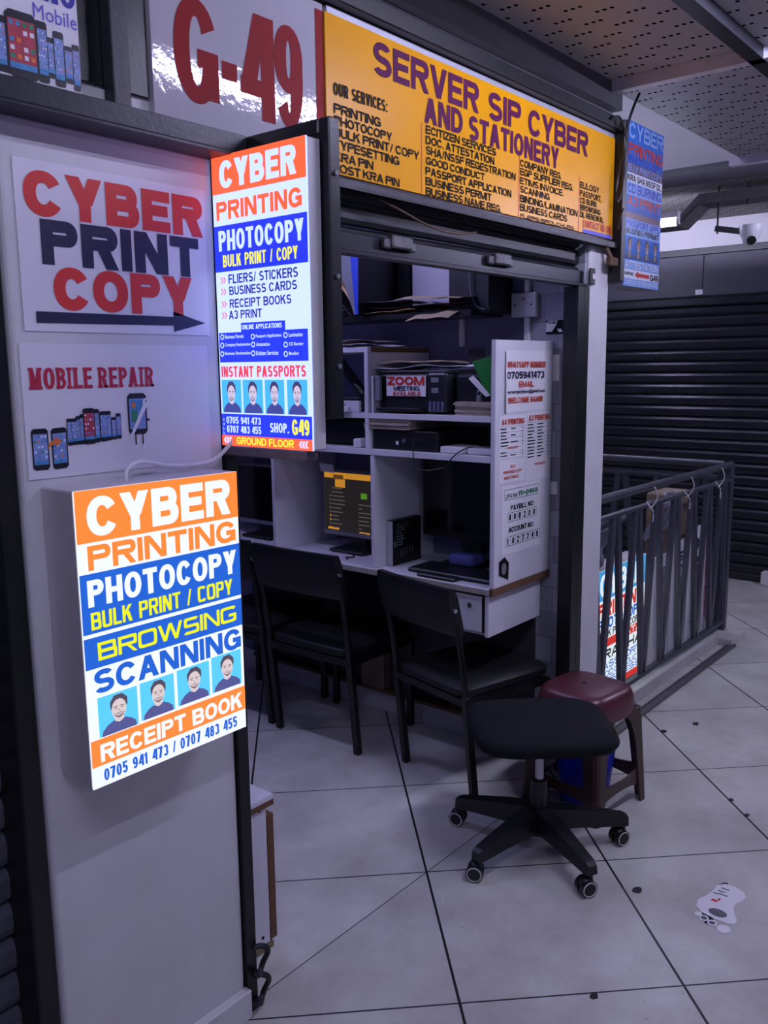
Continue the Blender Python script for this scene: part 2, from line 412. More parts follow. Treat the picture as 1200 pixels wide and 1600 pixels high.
def wall_tiles():
    m = bpy.data.materials.new('wall_blocks'); m.use_nodes = True; nt = m.node_tree; N = nt.nodes; L = nt.links
    b = N['Principled BSDF']; geo = N.new('ShaderNodeNewGeometry'); mp = N.new('ShaderNodeSeparateXYZ'); L.new(geo.outputs['Position'], mp.inputs[0])
    cb = N.new('ShaderNodeCombineXYZ'); L.new(mp.outputs[1], cb.inputs[0]); L.new(mp.outputs[2], cb.inputs[1])
    br = N.new('ShaderNodeTexBrick'); br.inputs['Scale'].default_value = 1.0; br.inputs['Brick Width'].default_value = 0.115; br.inputs['Row Height'].default_value = 0.105
    br.inputs['Mortar Size'].default_value = 0.0012; br.inputs['Color1'].default_value = lin((176, 178, 190)); br.inputs['Color2'].default_value = lin((116, 118, 130)); br.inputs['Mortar'].default_value = lin((90, 90, 100))
    L.new(cb.outputs[0], br.inputs['Vector']); L.new(br.outputs['Color'], b.inputs['Base Color']); b.inputs['Roughness'].default_value = 0.45
    return m

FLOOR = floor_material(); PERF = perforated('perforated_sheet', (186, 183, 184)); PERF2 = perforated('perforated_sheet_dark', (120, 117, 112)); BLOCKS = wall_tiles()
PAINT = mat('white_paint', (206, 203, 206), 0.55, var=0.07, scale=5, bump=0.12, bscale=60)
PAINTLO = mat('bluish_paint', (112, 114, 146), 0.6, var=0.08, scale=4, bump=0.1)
FARPAINT = mat('far_white_paint', (214, 210, 212), 0.6, var=0.06, scale=3)
DARKSTEEL = mat('dark_steel', (44, 44, 50), 0.42, 0.35, var=0.25, scale=30, bump=0.15)
BLACKP = mat('black_paint', (17, 17, 20), 0.38, 0.1, var=0.3, scale=24, bump=0.1)
SHUT = mat('shutter_steel', (44, 44, 52), 0.3, 0.5, var=0.25, scale=14, bump=0.12)
SHUTD = mat('shutter_steel_dark', (36, 36, 42), 0.42, 0.4, var=0.3, scale=14, bump=0.12)
RAIL = mat('rail_paint', (74, 74, 84), 0.36, 0.3, var=0.18, scale=25, bump=0.12)
LAMI = mat('white_laminate', (212, 210, 218), 0.38, var=0.05, scale=8)
LAMIE = mat('laminate_edge', (170, 162, 152), 0.5, var=0.2, scale=40)
CHIP = mat('chipboard_edge', (104, 74, 48), 0.75, var=0.35, scale=90, bump=0.3)
VINYL = mat('black_vinyl', (15, 15, 18), 0.5, var=0.2, scale=20, bump=0.2, bscale=250)
FABRIC = mat('charcoal_fabric', (19, 20, 25), 0.9, var=0.15, scale=60, bump=0.35, bscale=600, spec=0.25)
BPLAST = mat('black_plastic', (22, 22, 26), 0.4, var=0.12, scale=20)
GPLAST = mat('grey_plastic', (120, 122, 130), 0.4, var=0.08)
WPLAST = mat('white_plastic', (222, 221, 224), 0.35, var=0.04)
CHROME = mat('chrome', (205, 205, 208), 0.25, 0.9, var=0.05)
MAROON = mat('maroon_plastic', (88, 42, 50), 0.34, var=0.12, scale=12)
BROWNPL = mat('brown_plastic', (66, 44, 36), 0.42, var=0.15, scale=12)
BLUEPL = mat('blue_plastic', (24, 42, 190), 0.32, var=0.06)
LIME = mat('lime_plastic', (186, 214, 40), 0.4, var=0.06)
PAPER = mat('paper_white', (226, 224, 228), 0.6, var=0.03, scale=6)
PAPERG = mat('paper_aged', (176, 164, 150), 0.75, var=0.22, scale=30)
MANILA = mat('manila_paper', (196, 164, 116), 0.7, var=0.14, scale=14, bump=0.15, bscale=40)
CREAM = mat('cream_paper', (226, 206, 170), 0.7, var=0.1, scale=14, bump=0.1, bscale=30)
GREENF = mat('green_card', (22, 120, 44), 0.5, var=0.05)
BLUEF = mat('blue_card', (40, 70, 200), 0.4, var=0.05)
CARD = mat('cardboard', (122, 104, 90), 0.8, var=0.12, scale=20)
SCREEN = mat('dark_screen', (8, 8, 11), 0.12, var=0.0)
RED = mat('red_print', (196, 44, 40), 0.5, var=0.05)
DRED = mat('dark_red_print', (132, 20, 24), 0.6, var=0.08, spec=0.15)
NAVY = mat('navy_print', (26, 26, 62), 0.5, var=0.05)
BLACKI = mat('black_print', (18, 16, 20), 0.65, var=0.0, spec=0.15)
CRIMS = mat('crimson_print', (178, 30, 60), 0.5, var=0.06)
ROPE = mat('white_rope', (190, 188, 190), 0.8, var=0.2, scale=80)
ORROPE = mat('orange_rope', (214, 140, 30), 0.8, var=0.2, scale=80)
RUBBER = mat('gum_spot', (34, 30, 34), 0.7, var=0.2)
FAB_W = mat('white_cloth', (138, 138, 150), 0.85, var=0.12, scale=20, bump=0.3, bscale=60)
RUST = mat('rusty_steel', (92, 70, 52), 0.75, 0.2, var=0.4, scale=60)
YEL = mat('yellow_vinyl', (226, 156, 6), 0.3, var=0.05, scale=3, bump=0.06, bscale=6, spec=0.14)
PURP = mat('purple_print', (84, 16, 66), 0.6, var=0.04, spec=0.15)
GLOSSW = mat('glossy_white_board', (178, 174, 182), 0.05, var=0.03, scale=4, bump=0.12, bscale=45)
ALU = mat('aluminium_strip', (176, 176, 188), 0.4, 0.3, var=0.08)

# ------------------------------------------------------------------ setting: floor, walls, ceilings
mb = MB(); mb.box(-2, -4, -0.1, 7.6, 6, 0.0); struct('floor', mb, FLOOR)
mb = MB(); mb.box(0.815, 1.55, 0.0, 1.30, 1.78, 2.07, 0.010, 3); struct('wall_front', mb, PAINT)
mb = MB(); mb.box(0.6, 1.556, 2.07, 3.25, 1.70, 2.66); struct('wall_front_upper', mb, PAINT)
mb = MB(); mb.box(-0.4, 1.556, 2.07, 0.6, 1.70, 2.66); struct('wall_front_left', mb, PAINT)
mb = MB(); mb.box(3.087, 1.55, 0, 3.25, 1.80, 2.07, 0.004); struct('wall_front_right', mb, PAINT)
mb = MB(); mb.box(0.815, 1.525, 0, 1.30, 1.55, 0.078, 0.003); struct('baseboard_left', mb, PAINT)
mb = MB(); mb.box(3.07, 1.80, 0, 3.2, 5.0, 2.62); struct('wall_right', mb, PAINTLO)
mb = MB(); mb.box(3.07, 1.56, 0, 3.0865, 1.80, 2.07); struct('wall_right_tiled', mb, BLOCKS)
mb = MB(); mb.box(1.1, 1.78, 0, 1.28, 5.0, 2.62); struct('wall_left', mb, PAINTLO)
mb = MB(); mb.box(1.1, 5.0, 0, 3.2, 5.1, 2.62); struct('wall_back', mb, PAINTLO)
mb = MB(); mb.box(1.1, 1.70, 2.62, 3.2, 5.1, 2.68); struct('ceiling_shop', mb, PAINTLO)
mb = MB()
for k in range(11):
    y0 = 1.72 + 0.3 * k
    mb.box(3.052, y0 + 0.001, 0, 3.07, y0 + 0.299, 0.112, 0.002)
struct('baseboard_right', mb, mat('skirting_tile', (206, 204, 204), 0.3, var=0.1, scale=6))
mb = MB(); mb.box(-2, 0.74, 2.64, 4.72, 1.56, 2.645); struct('ceiling', mb, PERF)
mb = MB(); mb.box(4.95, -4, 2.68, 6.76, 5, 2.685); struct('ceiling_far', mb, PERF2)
mb = MB(); mb.box(2.9, 0.74, 3.6, 4.98, 5, 3.7); struct('bounce_slab_upper', mb, FARPAINT)  # unseen white slab added to catch the upper tube's light
mb = MB(); mb.box(-2, -4, 3.05, 2.9, 1.55, 3.15); struct('ceiling_slab', mb, mat('dark_slab', (60, 60, 66), 0.8))
mb = MB(); mb.box(-2, 0.70, 2.66, 4.72, 0.738, 3.2); struct('light_block_panel', mb, MATS['dark_slab'])  # unseen panel added to keep tube light out above the perforated sheet
mb = MB(); mb.box(3.25, 1.58, 2.545, 3.20, 1.70, 2.64); struct('trim_5', mb, DARKSTEEL)
mb = MB(); mb.box(-0.4, 1.515, 2.555, 3.25, 1.556, 2.64); struct('trim_1', mb, mat('grey_beam', (96, 94, 98), 0.6, var=0.12))
mb = MB()
mb.box(3.155, 0.74, 2.60, 3.20, 1.56, 2.64); struct('trim_2', mb, mat('ceiling_strip', (220, 218, 230), 0.5))
mb = MB(); mb.box(4.68, 0.74, 2.60, 4.725, 1.60, 2.64); struct('trim_3', mb, MATS['ceiling_strip'])
mb = MB(); mb.box(-2, 0.985, 2.600, 4.7, 1.035, 2.64); struct('trim_4', mb, DARKSTEEL)
mb = MB(); mb.box(4.98, 1.45, 2.67, 5.02, 5, 4.2); struct('wall_stair_upper', mb, FARPAINT)
mb = MB(); mb.box(6.76, -4, 2.10, 6.86, 5.2, 2.72); struct('wall_far', mb, FARPAINT)
mb = MB(); mb.box(3.2, 5.0, 0, 6.86, 5.1, 4.2); struct('wall_stair_back', mb, FARPAINT)

# roller shutter across the corridor
def slats(mb, axis, fixed, a0, a1, z0, z1, pitch, depth, sign):
    n = int((z1 - z0) / pitch + 0.999)
    for k in range(n):
        zb = z0 + k * pitch; zt = min(z1, zb + pitch)
        prof = [(0.0, zb), (depth * .75, zb + pitch * .06), (depth, zb + pitch * .25), (depth, zb + pitch * .65), (depth * .7, zb + pitch * .84), (0.0, zb + pitch * .93), (-0.003, zt)]
        rings = []
        for d, z in prof:
            if axis == 'x': rings.append([(fixed - sign * d, a0, min(z, z1)), (fixed - sign * d, a1, min(z, z1))])
            else: rings.append([(a0, fixed - sign * d, min(z, z1)), (a1, fixed - sign * d, min(z, z1))])
        mb.loft(rings, cap=False, closed=False)
t = thing('roller_shutter', 'wide closed dark roller shutter across the corridor behind the railing', 'shutter', (6.7, 1.2, 0))
mb = MB(); slats(mb, 'x', 6.715, -2.5, 4.6, 0.05, 2.05, 0.084, 0.022, 1); build('curtain', mb, SHUT, t)
mb = MB(); mb.box(6.69, -2.5, 0.005, 6.73, 4.6, 0.055, 0.004); build('bottom_rail', mb, DARKSTEEL, t)
mb = MB(); mb.box(6.655, -2.5, 2.05, 6.755, 4.6, 2.115, 0.01); build('shutter_hood', mb, SHUT, t)
t = thing('fascia_panel', 'dark grey fascia boards above the wide shutter across the corridor', 'panel', (6.73, 1.2, 2.125))
for k, (a, b) in enumerate(((-2.5, 0.3), (0.304, 2.446), (2.45, 4.6))):
    mb = MB(); mb.box(6.725, a, 2.125, 6.758, b, 2.425, 0.003); build('board', mb, mat('fascia_grey', (66, 66, 78), 0.5, 0.1, var=0.1), t)
mb = MB(); mb.box(6.715, -2.5, 2.425, 6.758, 4.6, 2.475, 0.003); build('top_trim', mb, BLACKP, t)
mb = MB(); mb.box(6.7225, 2.445, 2.135, 6.7245, 2.50, 2.172); tag(build('sticker', mb, PAPER), 'small white sticker on dark fascia above the far shutter', 'sticker')
mb = MB(); mb.box(6.62, 1.2, 0, 6.72, 1.88, 0.1, 0.006); struct('trim_6', mb, PAINT)

# left roller shutter beside the pillar
t = thing('roller_shutter', 'narrow black roller shutter at the left edge beside the poster pillar', 'shutter', (0.2, 1.68, 0))
mb = MB(); slats(mb, 'y', 1.66, -0.5, 0.772, 0.0, 2.06, 0.078, 0.020, 1); build('curtain', mb, mat('shutter_grey', (84, 84, 94), .4, .2, var=.15), t)
mb = MB(); mb.box(0.770, 1.56, 0, 0.8135, 1.66, 2.06, 0.004); build('guide_channel', mb, BLACKP, t)

# ------------------------------------------------------------------ lamps
def tube_light(name, x0, x1, y, z, watt, label, along='x'):
    L_ = x1 - x0
    c = ((x0 + x1) / 2, y, z) if along == 'x' else (y, (x0 + x1) / 2, z)
    t = thing(name, label, 'light', c)
    P = (lambda a, b, zz: (a, y + b, zz)) if along == 'x' else (lambda a, b, zz: (y + b, a, zz))
    em = mat('tube_glow_%d' % int(watt), (240, 240, 255), 0.4, var=0.0, emit=watt, ecol=(255, 255, 255))
    em.node_tree.nodes['Principled BSDF'].inputs['Emission Color'].default_value = (*(SHOP_COL if watt == SHOP_T else TUBE_COL), 1)
    mb = MB(); mb.cyl(P(x0, 0, z), P(x1, 0, z), 0.014, 16); build('tube', mb, em, t, smooth=True)
    mb = MB()
    a = P(x0 - .02, -.03, z + .02); b = P(x1 + .02, .03, z + .06); mb.box(*a, *b, 0.004)
    for s_ in (x0 - .02, x1):
        a = P(s_, -.018, z - .02); b = P(s_ + .02, .018, z + .03); mb.box(*a, *b, 0.002)
    build('housing', mb, WPLAST, t)
tube_light('fluorescent_light', -0.6, 0.6, 0.1, 2.70, PILLAR_FILL, 'added unseen fill tube left of the camera, brightening the pillar')
tube_light('fluorescent_light', 2.2, 3.4, 2.00, 2.52, SHOP_T, 'fluorescent tube under the ceiling inside the shop', along='y')
tube_light('fluorescent_light', 1.95, 3.05, 0.42, 2.66, TUBE_A, 'fluorescent tube under the corridor ceiling in front of the shop')
tube_light('fluorescent_light', 4.6, 5.8, 0.0, 2.56, TUBE_B, 'fluorescent tube under the corridor ceiling past the shop')
tube_light('fluorescent_light', 2.20, 3.40, 5.55, 2.50, TUBE_FAR, 'lit fluorescent tube seen to the right of hanging blue sign', along='y')
tube_light('fluorescent_light', -0.4, 0.8, -2.2, 2.60, REAR_FILL, 'added unseen fill tube behind the viewer')
tube_light('fluorescent_light', 2.0, 3.2, 3.5, 3.42, UPPER_W, 'fluorescent tube on the storey above the stair well', along='y')

# ------------------------------------------------------------------ printed pictures helpers
def portrait(name, pl, u0, u1, v0, v1, parent, mats, look=0):
    """mats: bg, skin, hair, shirt, line"""
    mb = MB(); S_ = lambda pts, off: shape(mb, pl, pts, u0, u1, v0, v1, off)
    mb.mi = 0; rect(mb, pl, u0, u1, v0, v1, 0.0010)
    mb.mi = 3; S_([(0.06, 0), (0.95, 0), (0.93, .14), (.80, .25), (.62, .33), (.40, .33), (.22, .25), (.09, .13)], 0.0014)
    mb.mi = 1; S_([(.39, .30), (.51, .24), (.63, .30), (.62, .45), (.40, .45)], 0.0017)
    mb.mi = 2; S_(ell(.51, .70, .215, .225), 0.0018)
    mb.mi = 1; S_(ell(.51, .58, .19, .255), 0.0021)
    mb.mi = 2
    S_([(.30, .60), (.29, .80), (.40, .945), (.60, .95), (.73, .82), (.73, .62), (.69, .68), (.67, .79), (.57, .845), (.42, .815), (.345, .74), (.335, .66)], 0.0024)
    mb.mi = 4; S_([(.45, .49), (.57, .49), (.59, .455), (.54, .475), (.48, .475), (.43, .455)], 0.0024); S_([(.36, .50), (.42, .40), (.51, .345), (.60, .40), (.66, .50), (.58, .425), (.51, .40), (.44, .425)], 0.0024)
    mb.mi = 2
    S_([(.38, .655), (.48, .66), (.48, .64), (.38, .635)], 0.0024); S_([(.54, .66), (.64, .655), (.64, .635), (.54, .64)], 0.0024)
    mb.mi = 4
    S_(ell(.435, .605, .028, .014, 8), 0.0024); S_(ell(.585, .605, .028, .014, 8), 0.0024)
    S_([(.49, .54), (.53, .54), (.52, .56), (.50, .56)], 0.0024); S_(ell(.51, .445, .045, .010, 8), 0.0027)
    if look: S_([(.44, .33), (.51, .22), (.58, .33), (.54, .05), (.48, .05)], 0.0020)
    return build(name, mb, mats, parent, fixn=False)
def emat(name, col, k): return mat(name, col, 0.35, var=0.0, emit=k, ecol=col)

# ------------------------------------------------------------------ lower lit sign box on the pillar
LX0, LX1, LZ0, LZ1, LYF = 0.850, 1.236, 0.822, 1.400, 1.435
t = thing('lit_sign_box', 'lit box sign with BROWSING and RECEIPT BOOK fixed low on the white pillar', 'sign', (1.043, 1.55, LZ0))
mb = MB(); mb.box(LX0, LYF + 0.004, LZ0, LX1, 1.55, LZ1, 0.003); build('housing', mb, mat('sign_housing', (206, 202, 206), 0.45, 0.1, var=0.06), t)
pl = Plane((LX0, LYF, LZ0), (LX1 - LX0, 0, 0), (0, 0, LZ1 - LZ0))
k = SIGN_LOW
EW = emat('lit_white', (240, 246, 255), k); EO = emat('lit_orange', (255, 138, 58), k); EB = emat('lit_blue', (34, 98, 208), k); ELB = emat('lit_cyan', (92, 205, 255), k); EY = emat('lit_yellow', (236, 240, 30), k)
ESK = emat('lit_skin', (222, 206, 206), k * .95); EHA = emat('lit_hair', (82, 74, 92), k); ESH = emat('lit_shirt', (84, 88, 146), k); ELI = emat('lit_features', (120, 96, 110), k)
mb = MB(); mb.mi = 0; mb.box(LX0, LYF, LZ0, LX1, LYF + 0.004, LZ1)
for mi, a, b in ((1, 0.0, .17), (2, .271, .470), (2, .483, .588), (1, .832, .925)):
    mb.mi = mi; rect(mb, pl, 0, 1, 1 - b, 1 - a, 0.0005)
face = build('sign_face', mb, [EW, EO, EB], t, fixn=False)
for body, u0, u1, a, b, m, bo, rp in (('CYBER', .058, .943, .023, .153, EW, .045, 0), ('PRINTING', .049, .973, .180, .261, EO, .04, 0), ('PHOTOCOPY', .036, .971, .292, .381, EW, .035, 0), ('BULK PRINT / COPY', .045, .956, .400, .458, EY, .012, 5),
        ('BROWSING', .071, .955, .504, .565, EY, .02, 6), ('SCANNING', .037, .982, .595, .676, EB, .04, 0), ('RECEIPT BOOK', .049, .981, .852, .913, EW, .035, 0), ('0705 941 473 / 0707 483 455', .060, .961, .940, .982, EB, .02, 0)):
    letter('lettering', pl, body, u0, u1, 1 - b, 1 - a, m, t, bold=bo, sq=rp or 2.15)
for u0, u1, a, b in ((.05, .279, .690, .828), (.296, .509, .688, .823), (.529, .748, .685, .819), (.763, .978, .680, .817)):
    portrait('portrait', pl, u0, u1, 1 - b, 1 - a, t, [ELB, ESK, EHA, ESH, ELI])
mb = MB(); mb.tube([(1.005, 1.50, 1.40), (1.015, 1.505, 1.425), (1.06, 1.515, 1.432), (1.12, 1.52, 1.418), (1.19, 1.525, 1.413), (1.25, 1.525, 1.418), (1.283, 1.515, 1.445), (1.30, 1.50, 1.47)], 0.0045)
tag(build('power_cable', mb, WPLAST, smooth=True), 'white power cable lying on top of the lower lit sign', 'cable')

# ------------------------------------------------------------------ upper lit sign, square to the wall
UY0, UY1, UZ0, UZ1, UX = 1.540, 1.257, 1.448, 2.064, 1.290
t = thing('lit_sign_box', 'tall lit box sign with INSTANT PASSPORTS standing out beside the pillar', 'sign', (1.31, 1.40, UZ0))
mb = MB(); mb.box(UX + 0.004, UY1, UZ0, 1.332, UY0, UZ1, 0.003); build('housing', mb, MATS['sign_housing'], t)
pl = Plane((UX, UY0, UZ0), (0, UY1 - UY0, 0), (0, 0, UZ1 - UZ0))
k = SIGN_UP
FW = emat('lit_cool_white', (152, 168, 246), k); FO = emat('lit_red_orange', (214, 74, 44), k); FB = emat('lit_deep_blue', (24, 40, 190), k); FN = emat('lit_navy', (24, 30, 108), k); FR = emat('lit_red', (172, 48, 58), k)
FY = emat('lit_pale_yellow', (182, 180, 44), k); FC = emat('lit_sky', (50, 132, 186), k); FSK = emat('lit_skin_cool', (150, 140, 160), k); FHA = emat('lit_hair_cool', (48, 40, 74), k); FSH = emat('lit_shirt_cool', (44, 50, 110), k); FLI = emat('lit_features_cool', (80, 68, 96), k)
mb = MB(); mb.mi = 0; mb.box(UX, UY1, UZ0, UX + 0.004, UY0, UZ1)
for mi, a, b, u0, u1 in ((1, 0, .126, 0, 1), (2, .232, .388, 0, 1), (2, .567, .600, .272, .752), (2, .598, .702, .011, .98), (2, .885, .962, 0, 1), (1, .962, 1.0, 0, 1)):
    mb.mi = mi; rect(mb, pl, u0, u1, 1 - b, 1 - a, 0.0006 if mi == 1 or b - a > .05 else 0.0008)
build('sign_face', mb, [FW, FO, FB], t, fixn=False)
for body, u0, u1, a, b, m, bo in (('CYBER', .091, .907, .019, .110, FW, .045), ('PRINTING', .042, .957, .152, .214, FO, .04), ('PHOTOCOPY', .055, .967, .249, .318, FW, .03), ('BULK PRINT / COPY', .096, .923, .332, .373, FY, .01),
        ('FLIERS/ STICKERS', .151, .905, .399, .431, FN, .02), ('BUSINESS CARDS', .156, .892, .440, .470, FN, .02), ('RECEIPT BOOKS', .154, .831, .484, .514, FN, .02), ('A3 PRINT', .14, .517, .523, .552, FN, .02),
        ('ONLINE APPLICATIONS', .284, .723, .574, .590, FW, .02), ('INSTANT PASSPORTS', .026, .962, .716, .754, FR, .03),
        ('0705 941 473', .062, .468, .895, .920, FW, .02), ('0707 483 455', .064, .470, .927, .953, FW, .02), ('SHOP.', .56, .763, .911, .944, FW, .03), ('G49', .796, .974, .896, .949, FY, .03), ('GROUND FLOOR', .174, .815, .967, .993, FY, .025)):
    letter('lettering', pl, body, u0, u1, 1 - b, 1 - a, m, t, bold=bo)
mb = MB()
for c_, body, u0, u1, a, b in ((0, 'Business Permit', .084, .30, .606, .619), (0, 'Company Registration', .081, .373, .635, .649), (0, 'Business Registration', .077, .371, .665, .679), (0, 'Passport Application.', .435, .717, .609, .623), (0, 'Attestation', .437, .586, .636, .649), (0, 'Ecitizen Services', .434, .673, .665, .680), (0, 'Lamination', .788, .93, .609, .622), (0, 'CD Burning', .787, .935, .640, .654), (0, 'Binding', .785, .887, .671, .685)):
    put_text(mb, pl, body, u0, u1, 1 - b, 1 - a, bold=.02)
    cu = u0 - .035; cv = 1 - (a + b) / 2
    o_ = ell(cu, cv, .022, .010, 12); i_ = ell(cu, cv, .014, .0062, 12)
    for q in range(12): mb.poly([pl.p(*o_[q]), pl.p(*o_[(q + 1) % 12]), pl.p(*i_[(q + 1) % 12]), pl.p(*i_[q])])
for q, ch in enumerate('CALL'): put_text(mb, pl, ch, .022, .042, 1 - .902 - .0155 * q - .009, 1 - .902 - .0155 * q, bold=.02)
build('service_list', mb, FW, t, fixn=False)
mb = MB()
for cv in (1 - .417, 1 - .456, 1 - .499, 1 - .538):
    for du in (0.055, 0.085):
        mb.poly([pl.p(du, cv + .011), pl.p(du + .012, cv + .011), pl.p(du + .034, cv), pl.p(du + .012, cv - .011), pl.p(du, cv - .011), pl.p(du + .022, cv)])
build('bullet_arrow', mb, FR, t, fixn=False)
mb = MB()
for c0 in (.03, .87):
    for du in (0, .03, .06):
        cv = 1 - .980; mb.poly([pl.p(c0 + du + .03, cv + .012, .0015), pl.p(c0 + du + .012, cv + .012, .0015), pl.p(c0 + du - .006, cv, .0015), pl.p(c0 + du + .012, cv - .012, .0015), pl.p(c0 + du + .03, cv - .012, .0015), pl.p(c0 + du + .012, cv, .0015)])
build('chevron', mb, FW, t, fixn=False)
for u0, u1 in ((.021, .248), (.267, .492), (.515, .723), (.754, .962)):
    portrait('portrait', pl, u0, u1, 1 - .880, 1 - .764, t, [FC, FSK, FHA, FSH, FLI])
t = thing('sign_bracket', 'black steel frame carrying the tall lit sign beside the pillar', 'bracket', (1.35, 1.40, 1.43))
mb = MB(); mb.box(1.334, 1.235, 1.512, 1.366, 1.265, 2.105, 0.003); build('upright', mb, BLACKP, t)
mb = MB(); mb.box(1.334, 1.265, 2.075, 1.366, 1.49, 2.105, 0.003); build('top_bar', mb, BLACKP, t)
mb = MB(); mb.box(1.295, 1.28, 1.425, 1.33, 1.54, 1.447, 0.002); build('bottom_bar', mb, mat('scratched_steel', (96, 90, 96), 0.5, 0.3, var=0.4, scale=40), t)
mb = MB()
for z in (1.62, 1.80, 2.0): mb.cyl((1.35, 1.2345, z), (1.35, 1.2305, z), 0.005, 10)
build('screw', mb, GPLAST, t)

# ------------------------------------------------------------------ posters on the pillar
pl = Plane((0, 1.5475, 0), (1, 0, 0), (0, 0, 1))
t = thing('poster', 'white poster with red CYBER, navy PRINT, red COPY and an arrow', 'poster', (1.06, 1.548, 1.69))
mb = MB(); mb.box(0.842, 1.5475, 1.69, 1.272, 1.5495, 1.995); build('sheet', mb, mat('poster_paper', (218, 216, 224), 0.5, var=0.04, scale=4, bump=0.1, bscale=8), t)
RED2 = mat('poster_red', (206, 50, 44), 0.5, var=0.03)
letter('lettering', pl, 'CYBER', .858, 1.264, 1.897, 1.978, RED2, t, bold=.06, off=.0012)
letter('lettering', pl, 'PRINT', .886, 1.250, 1.812, 1.893, NAVY, t, bold=.06, off=.0012)
letter('lettering', pl, 'COPY', .905, 1.228, 1.730, 1.810, RED2, t, bold=.06, off=.0012)
mb = MB(); mb.poly([pl.p(a, b, .0012) for a, b in ((.866, 1.705), (1.176, 1.709), (1.176, 1.696), (1.260, 1.7165), (1.176, 1.738), (1.176, 1.727), (.866, 1.726))]); build('arrow', mb, NAVY, t, fixn=False)

t = thing('poster', 'white poster reading MOBILE REPAIR with printed phones below it', 'poster', (0.98, 1.548, 1.42))
mb = MB(); mb.box(0.828, 1.5477, 1.415, 1.262, 1.5492, 1.668); build('sheet', mb, MATS['poster_paper'], t)
SL = {'M': (.0, .28, .72, 1.0), 'I': None}
def slab_text(mb, pl, body, u0, u1, v0, v1, off):
    wd = {'M': 1.25, 'O': 1.05, 'B': .95, 'I': .55, 'L': .9, 'E': .92, 'R': 1.05, 'P': .95, 'A': 1.1, ' ': .4}
    tot = sum(wd[c] for c in body); x = u0; sc = (u1 - u0) / tot; h = v1 - v0
    for c in body:
        w = wd[c] * sc
        if c != ' ':
            a, b = x + w * .05, x + w * .95
            i0 = a + (w * .07 if c not in 'O' else 0); i1 = b - (w * .07 if c in 'MAIR' else 0)
            if c == 'I': i0, i1 = x + w * .28, x + w * .72
            put_text(mb, pl, c, i0, i1, v0, v1, off, bold=.05)
            st = h * .13
            feet = {'M': ((a, a + w * .34), (b - w * .34, b)), 'B': ((a, a + w * .3),), 'I': ((a, b),), 'L': ((a, a + w * .3),), 'E': ((a, a + w * .3),), 'R': ((a, a + w * .42), (b - w * .3, b)), 'P': ((a, a + w * .48),), 'A': ((a, a + w * .34), (b - w * .34, b))}.get(c, ())
            heads = {'M': ((a, a + w * .3), (b - w * .3, b)), 'B': ((a, a + w * .3),), 'I': ((a, b),), 'L': ((a, a + w * .5),), 'E': ((a, a + w * .3),), 'R': ((a, a + w * .3),), 'P': ((a, a + w * .3),)}.get(c, ())
            for p, q in feet: rect(mb, pl, p, q, v0, v0 + st, off + .0002)
            for p, q in heads: rect(mb, pl, p, q, v1 - st, v1, off + .0002)
        x += w
mb = MB(); slab_text(mb, pl, 'MOBILE REPAIR', .840, 1.119, 1.583, 1.623, .0012); build('lettering', mb, CRIMS, t, fixn=False)
PHB = mat('print_phone_black', (22, 22, 34), 0.4, var=0.0); PHS = mat('print_screen_blue', (128, 150, 206), 0.4, var=0.25, scale=60); PHR = mat('print_screen_red', (176, 60, 78), 0.4, var=0.35, scale=45)
PHW = mat('print_white', (222, 222, 232), 0.5, var=0.0); PHO = mat('print_orange', (226, 120, 52), 0.5, var=0.1); PHG = mat('print_green', (40, 130, 90), 0.5, var=0.0); PHC = mat('print_dock', (70, 140, 196), 0.5, var=0.3, scale=90)
def phone(mb, pl, u0, u1, v0, v1, scr=1, off=.0012, dots=True, tilt=0.0):
    w = u1 - u0; h = v1 - v0; r = w * .14
    T = lambda a, b: (a, b + tilt * (a - u0))
    pts = [(u0 + r, v0), (u1 - r, v0), (u1, v0 + r), (u1, v1 - r), (u1 - r, v1), (u0 + r, v1), (u0, v1 - r), (u0, v0 + r)]
    mb.mi = 0; mb.poly([pl.p(*T(a, b), off) for a, b in pts])
    mb.mi = scr; s0, s1, t0, t1 = u0 + w * .08, u1 - w * .08, v0 + h * .13, v1 - h * .13
    mb.poly([pl.p(*T(a, b), off + .0003) for a, b in ((s0, t0), (s1, t0), (s1, t1), (s0, t1))])
    if dots:
        rnd = random.Random(int(u0 * 9999))
        for i in range(4):
            for j in range(5):
                if rnd.random() < .25: continue
                cu = s0 + (s1 - s0) * (i + .5) / 4; cv = t1 - (t1 - t0) * (j + .5) / 6; e = (s1 - s0) * .075
                mb.mi = rnd.choice((3, 3, 5, 6, 4)); mb.poly([pl.p(*T(a, b), off + .0005) for a, b in ((cu - e, cv - e), (cu + e, cv - e), (cu + e, cv + e), (cu - e, cv + e))])
        mb.mi = 6; mb.poly([pl.p(*T(a, b), off + .0005) for a, b in ((s0, t0), (s1, t0), (s1, t0 + h * .09), (s0, t0 + h * .09))])
PHM = [PHB, PHS, PHR, PHW, PHO, PHG, PHC]
for a in ((.838, .872, 1.432, 1.510, 1, .0), (.878, .911, 1.431, 1.509, 1, .04)):
    mb = MB(); phone(mb, pl, *a[:4], scr=a[4], tilt=a[5]); build('printed_phone', mb, PHM, t, fixn=False)
mb = MB(); mb.poly([pl.p(a, b, .0024) for a, b in ((.868, 1.470), (.873, 1.482), (.884, 1.488), (.884, 1.493), (.900, 1.484), (.886, 1.474), (.885, 1.480), (.877, 1.477))]); build('printed_arrow', mb, PHO, t, fixn=False)
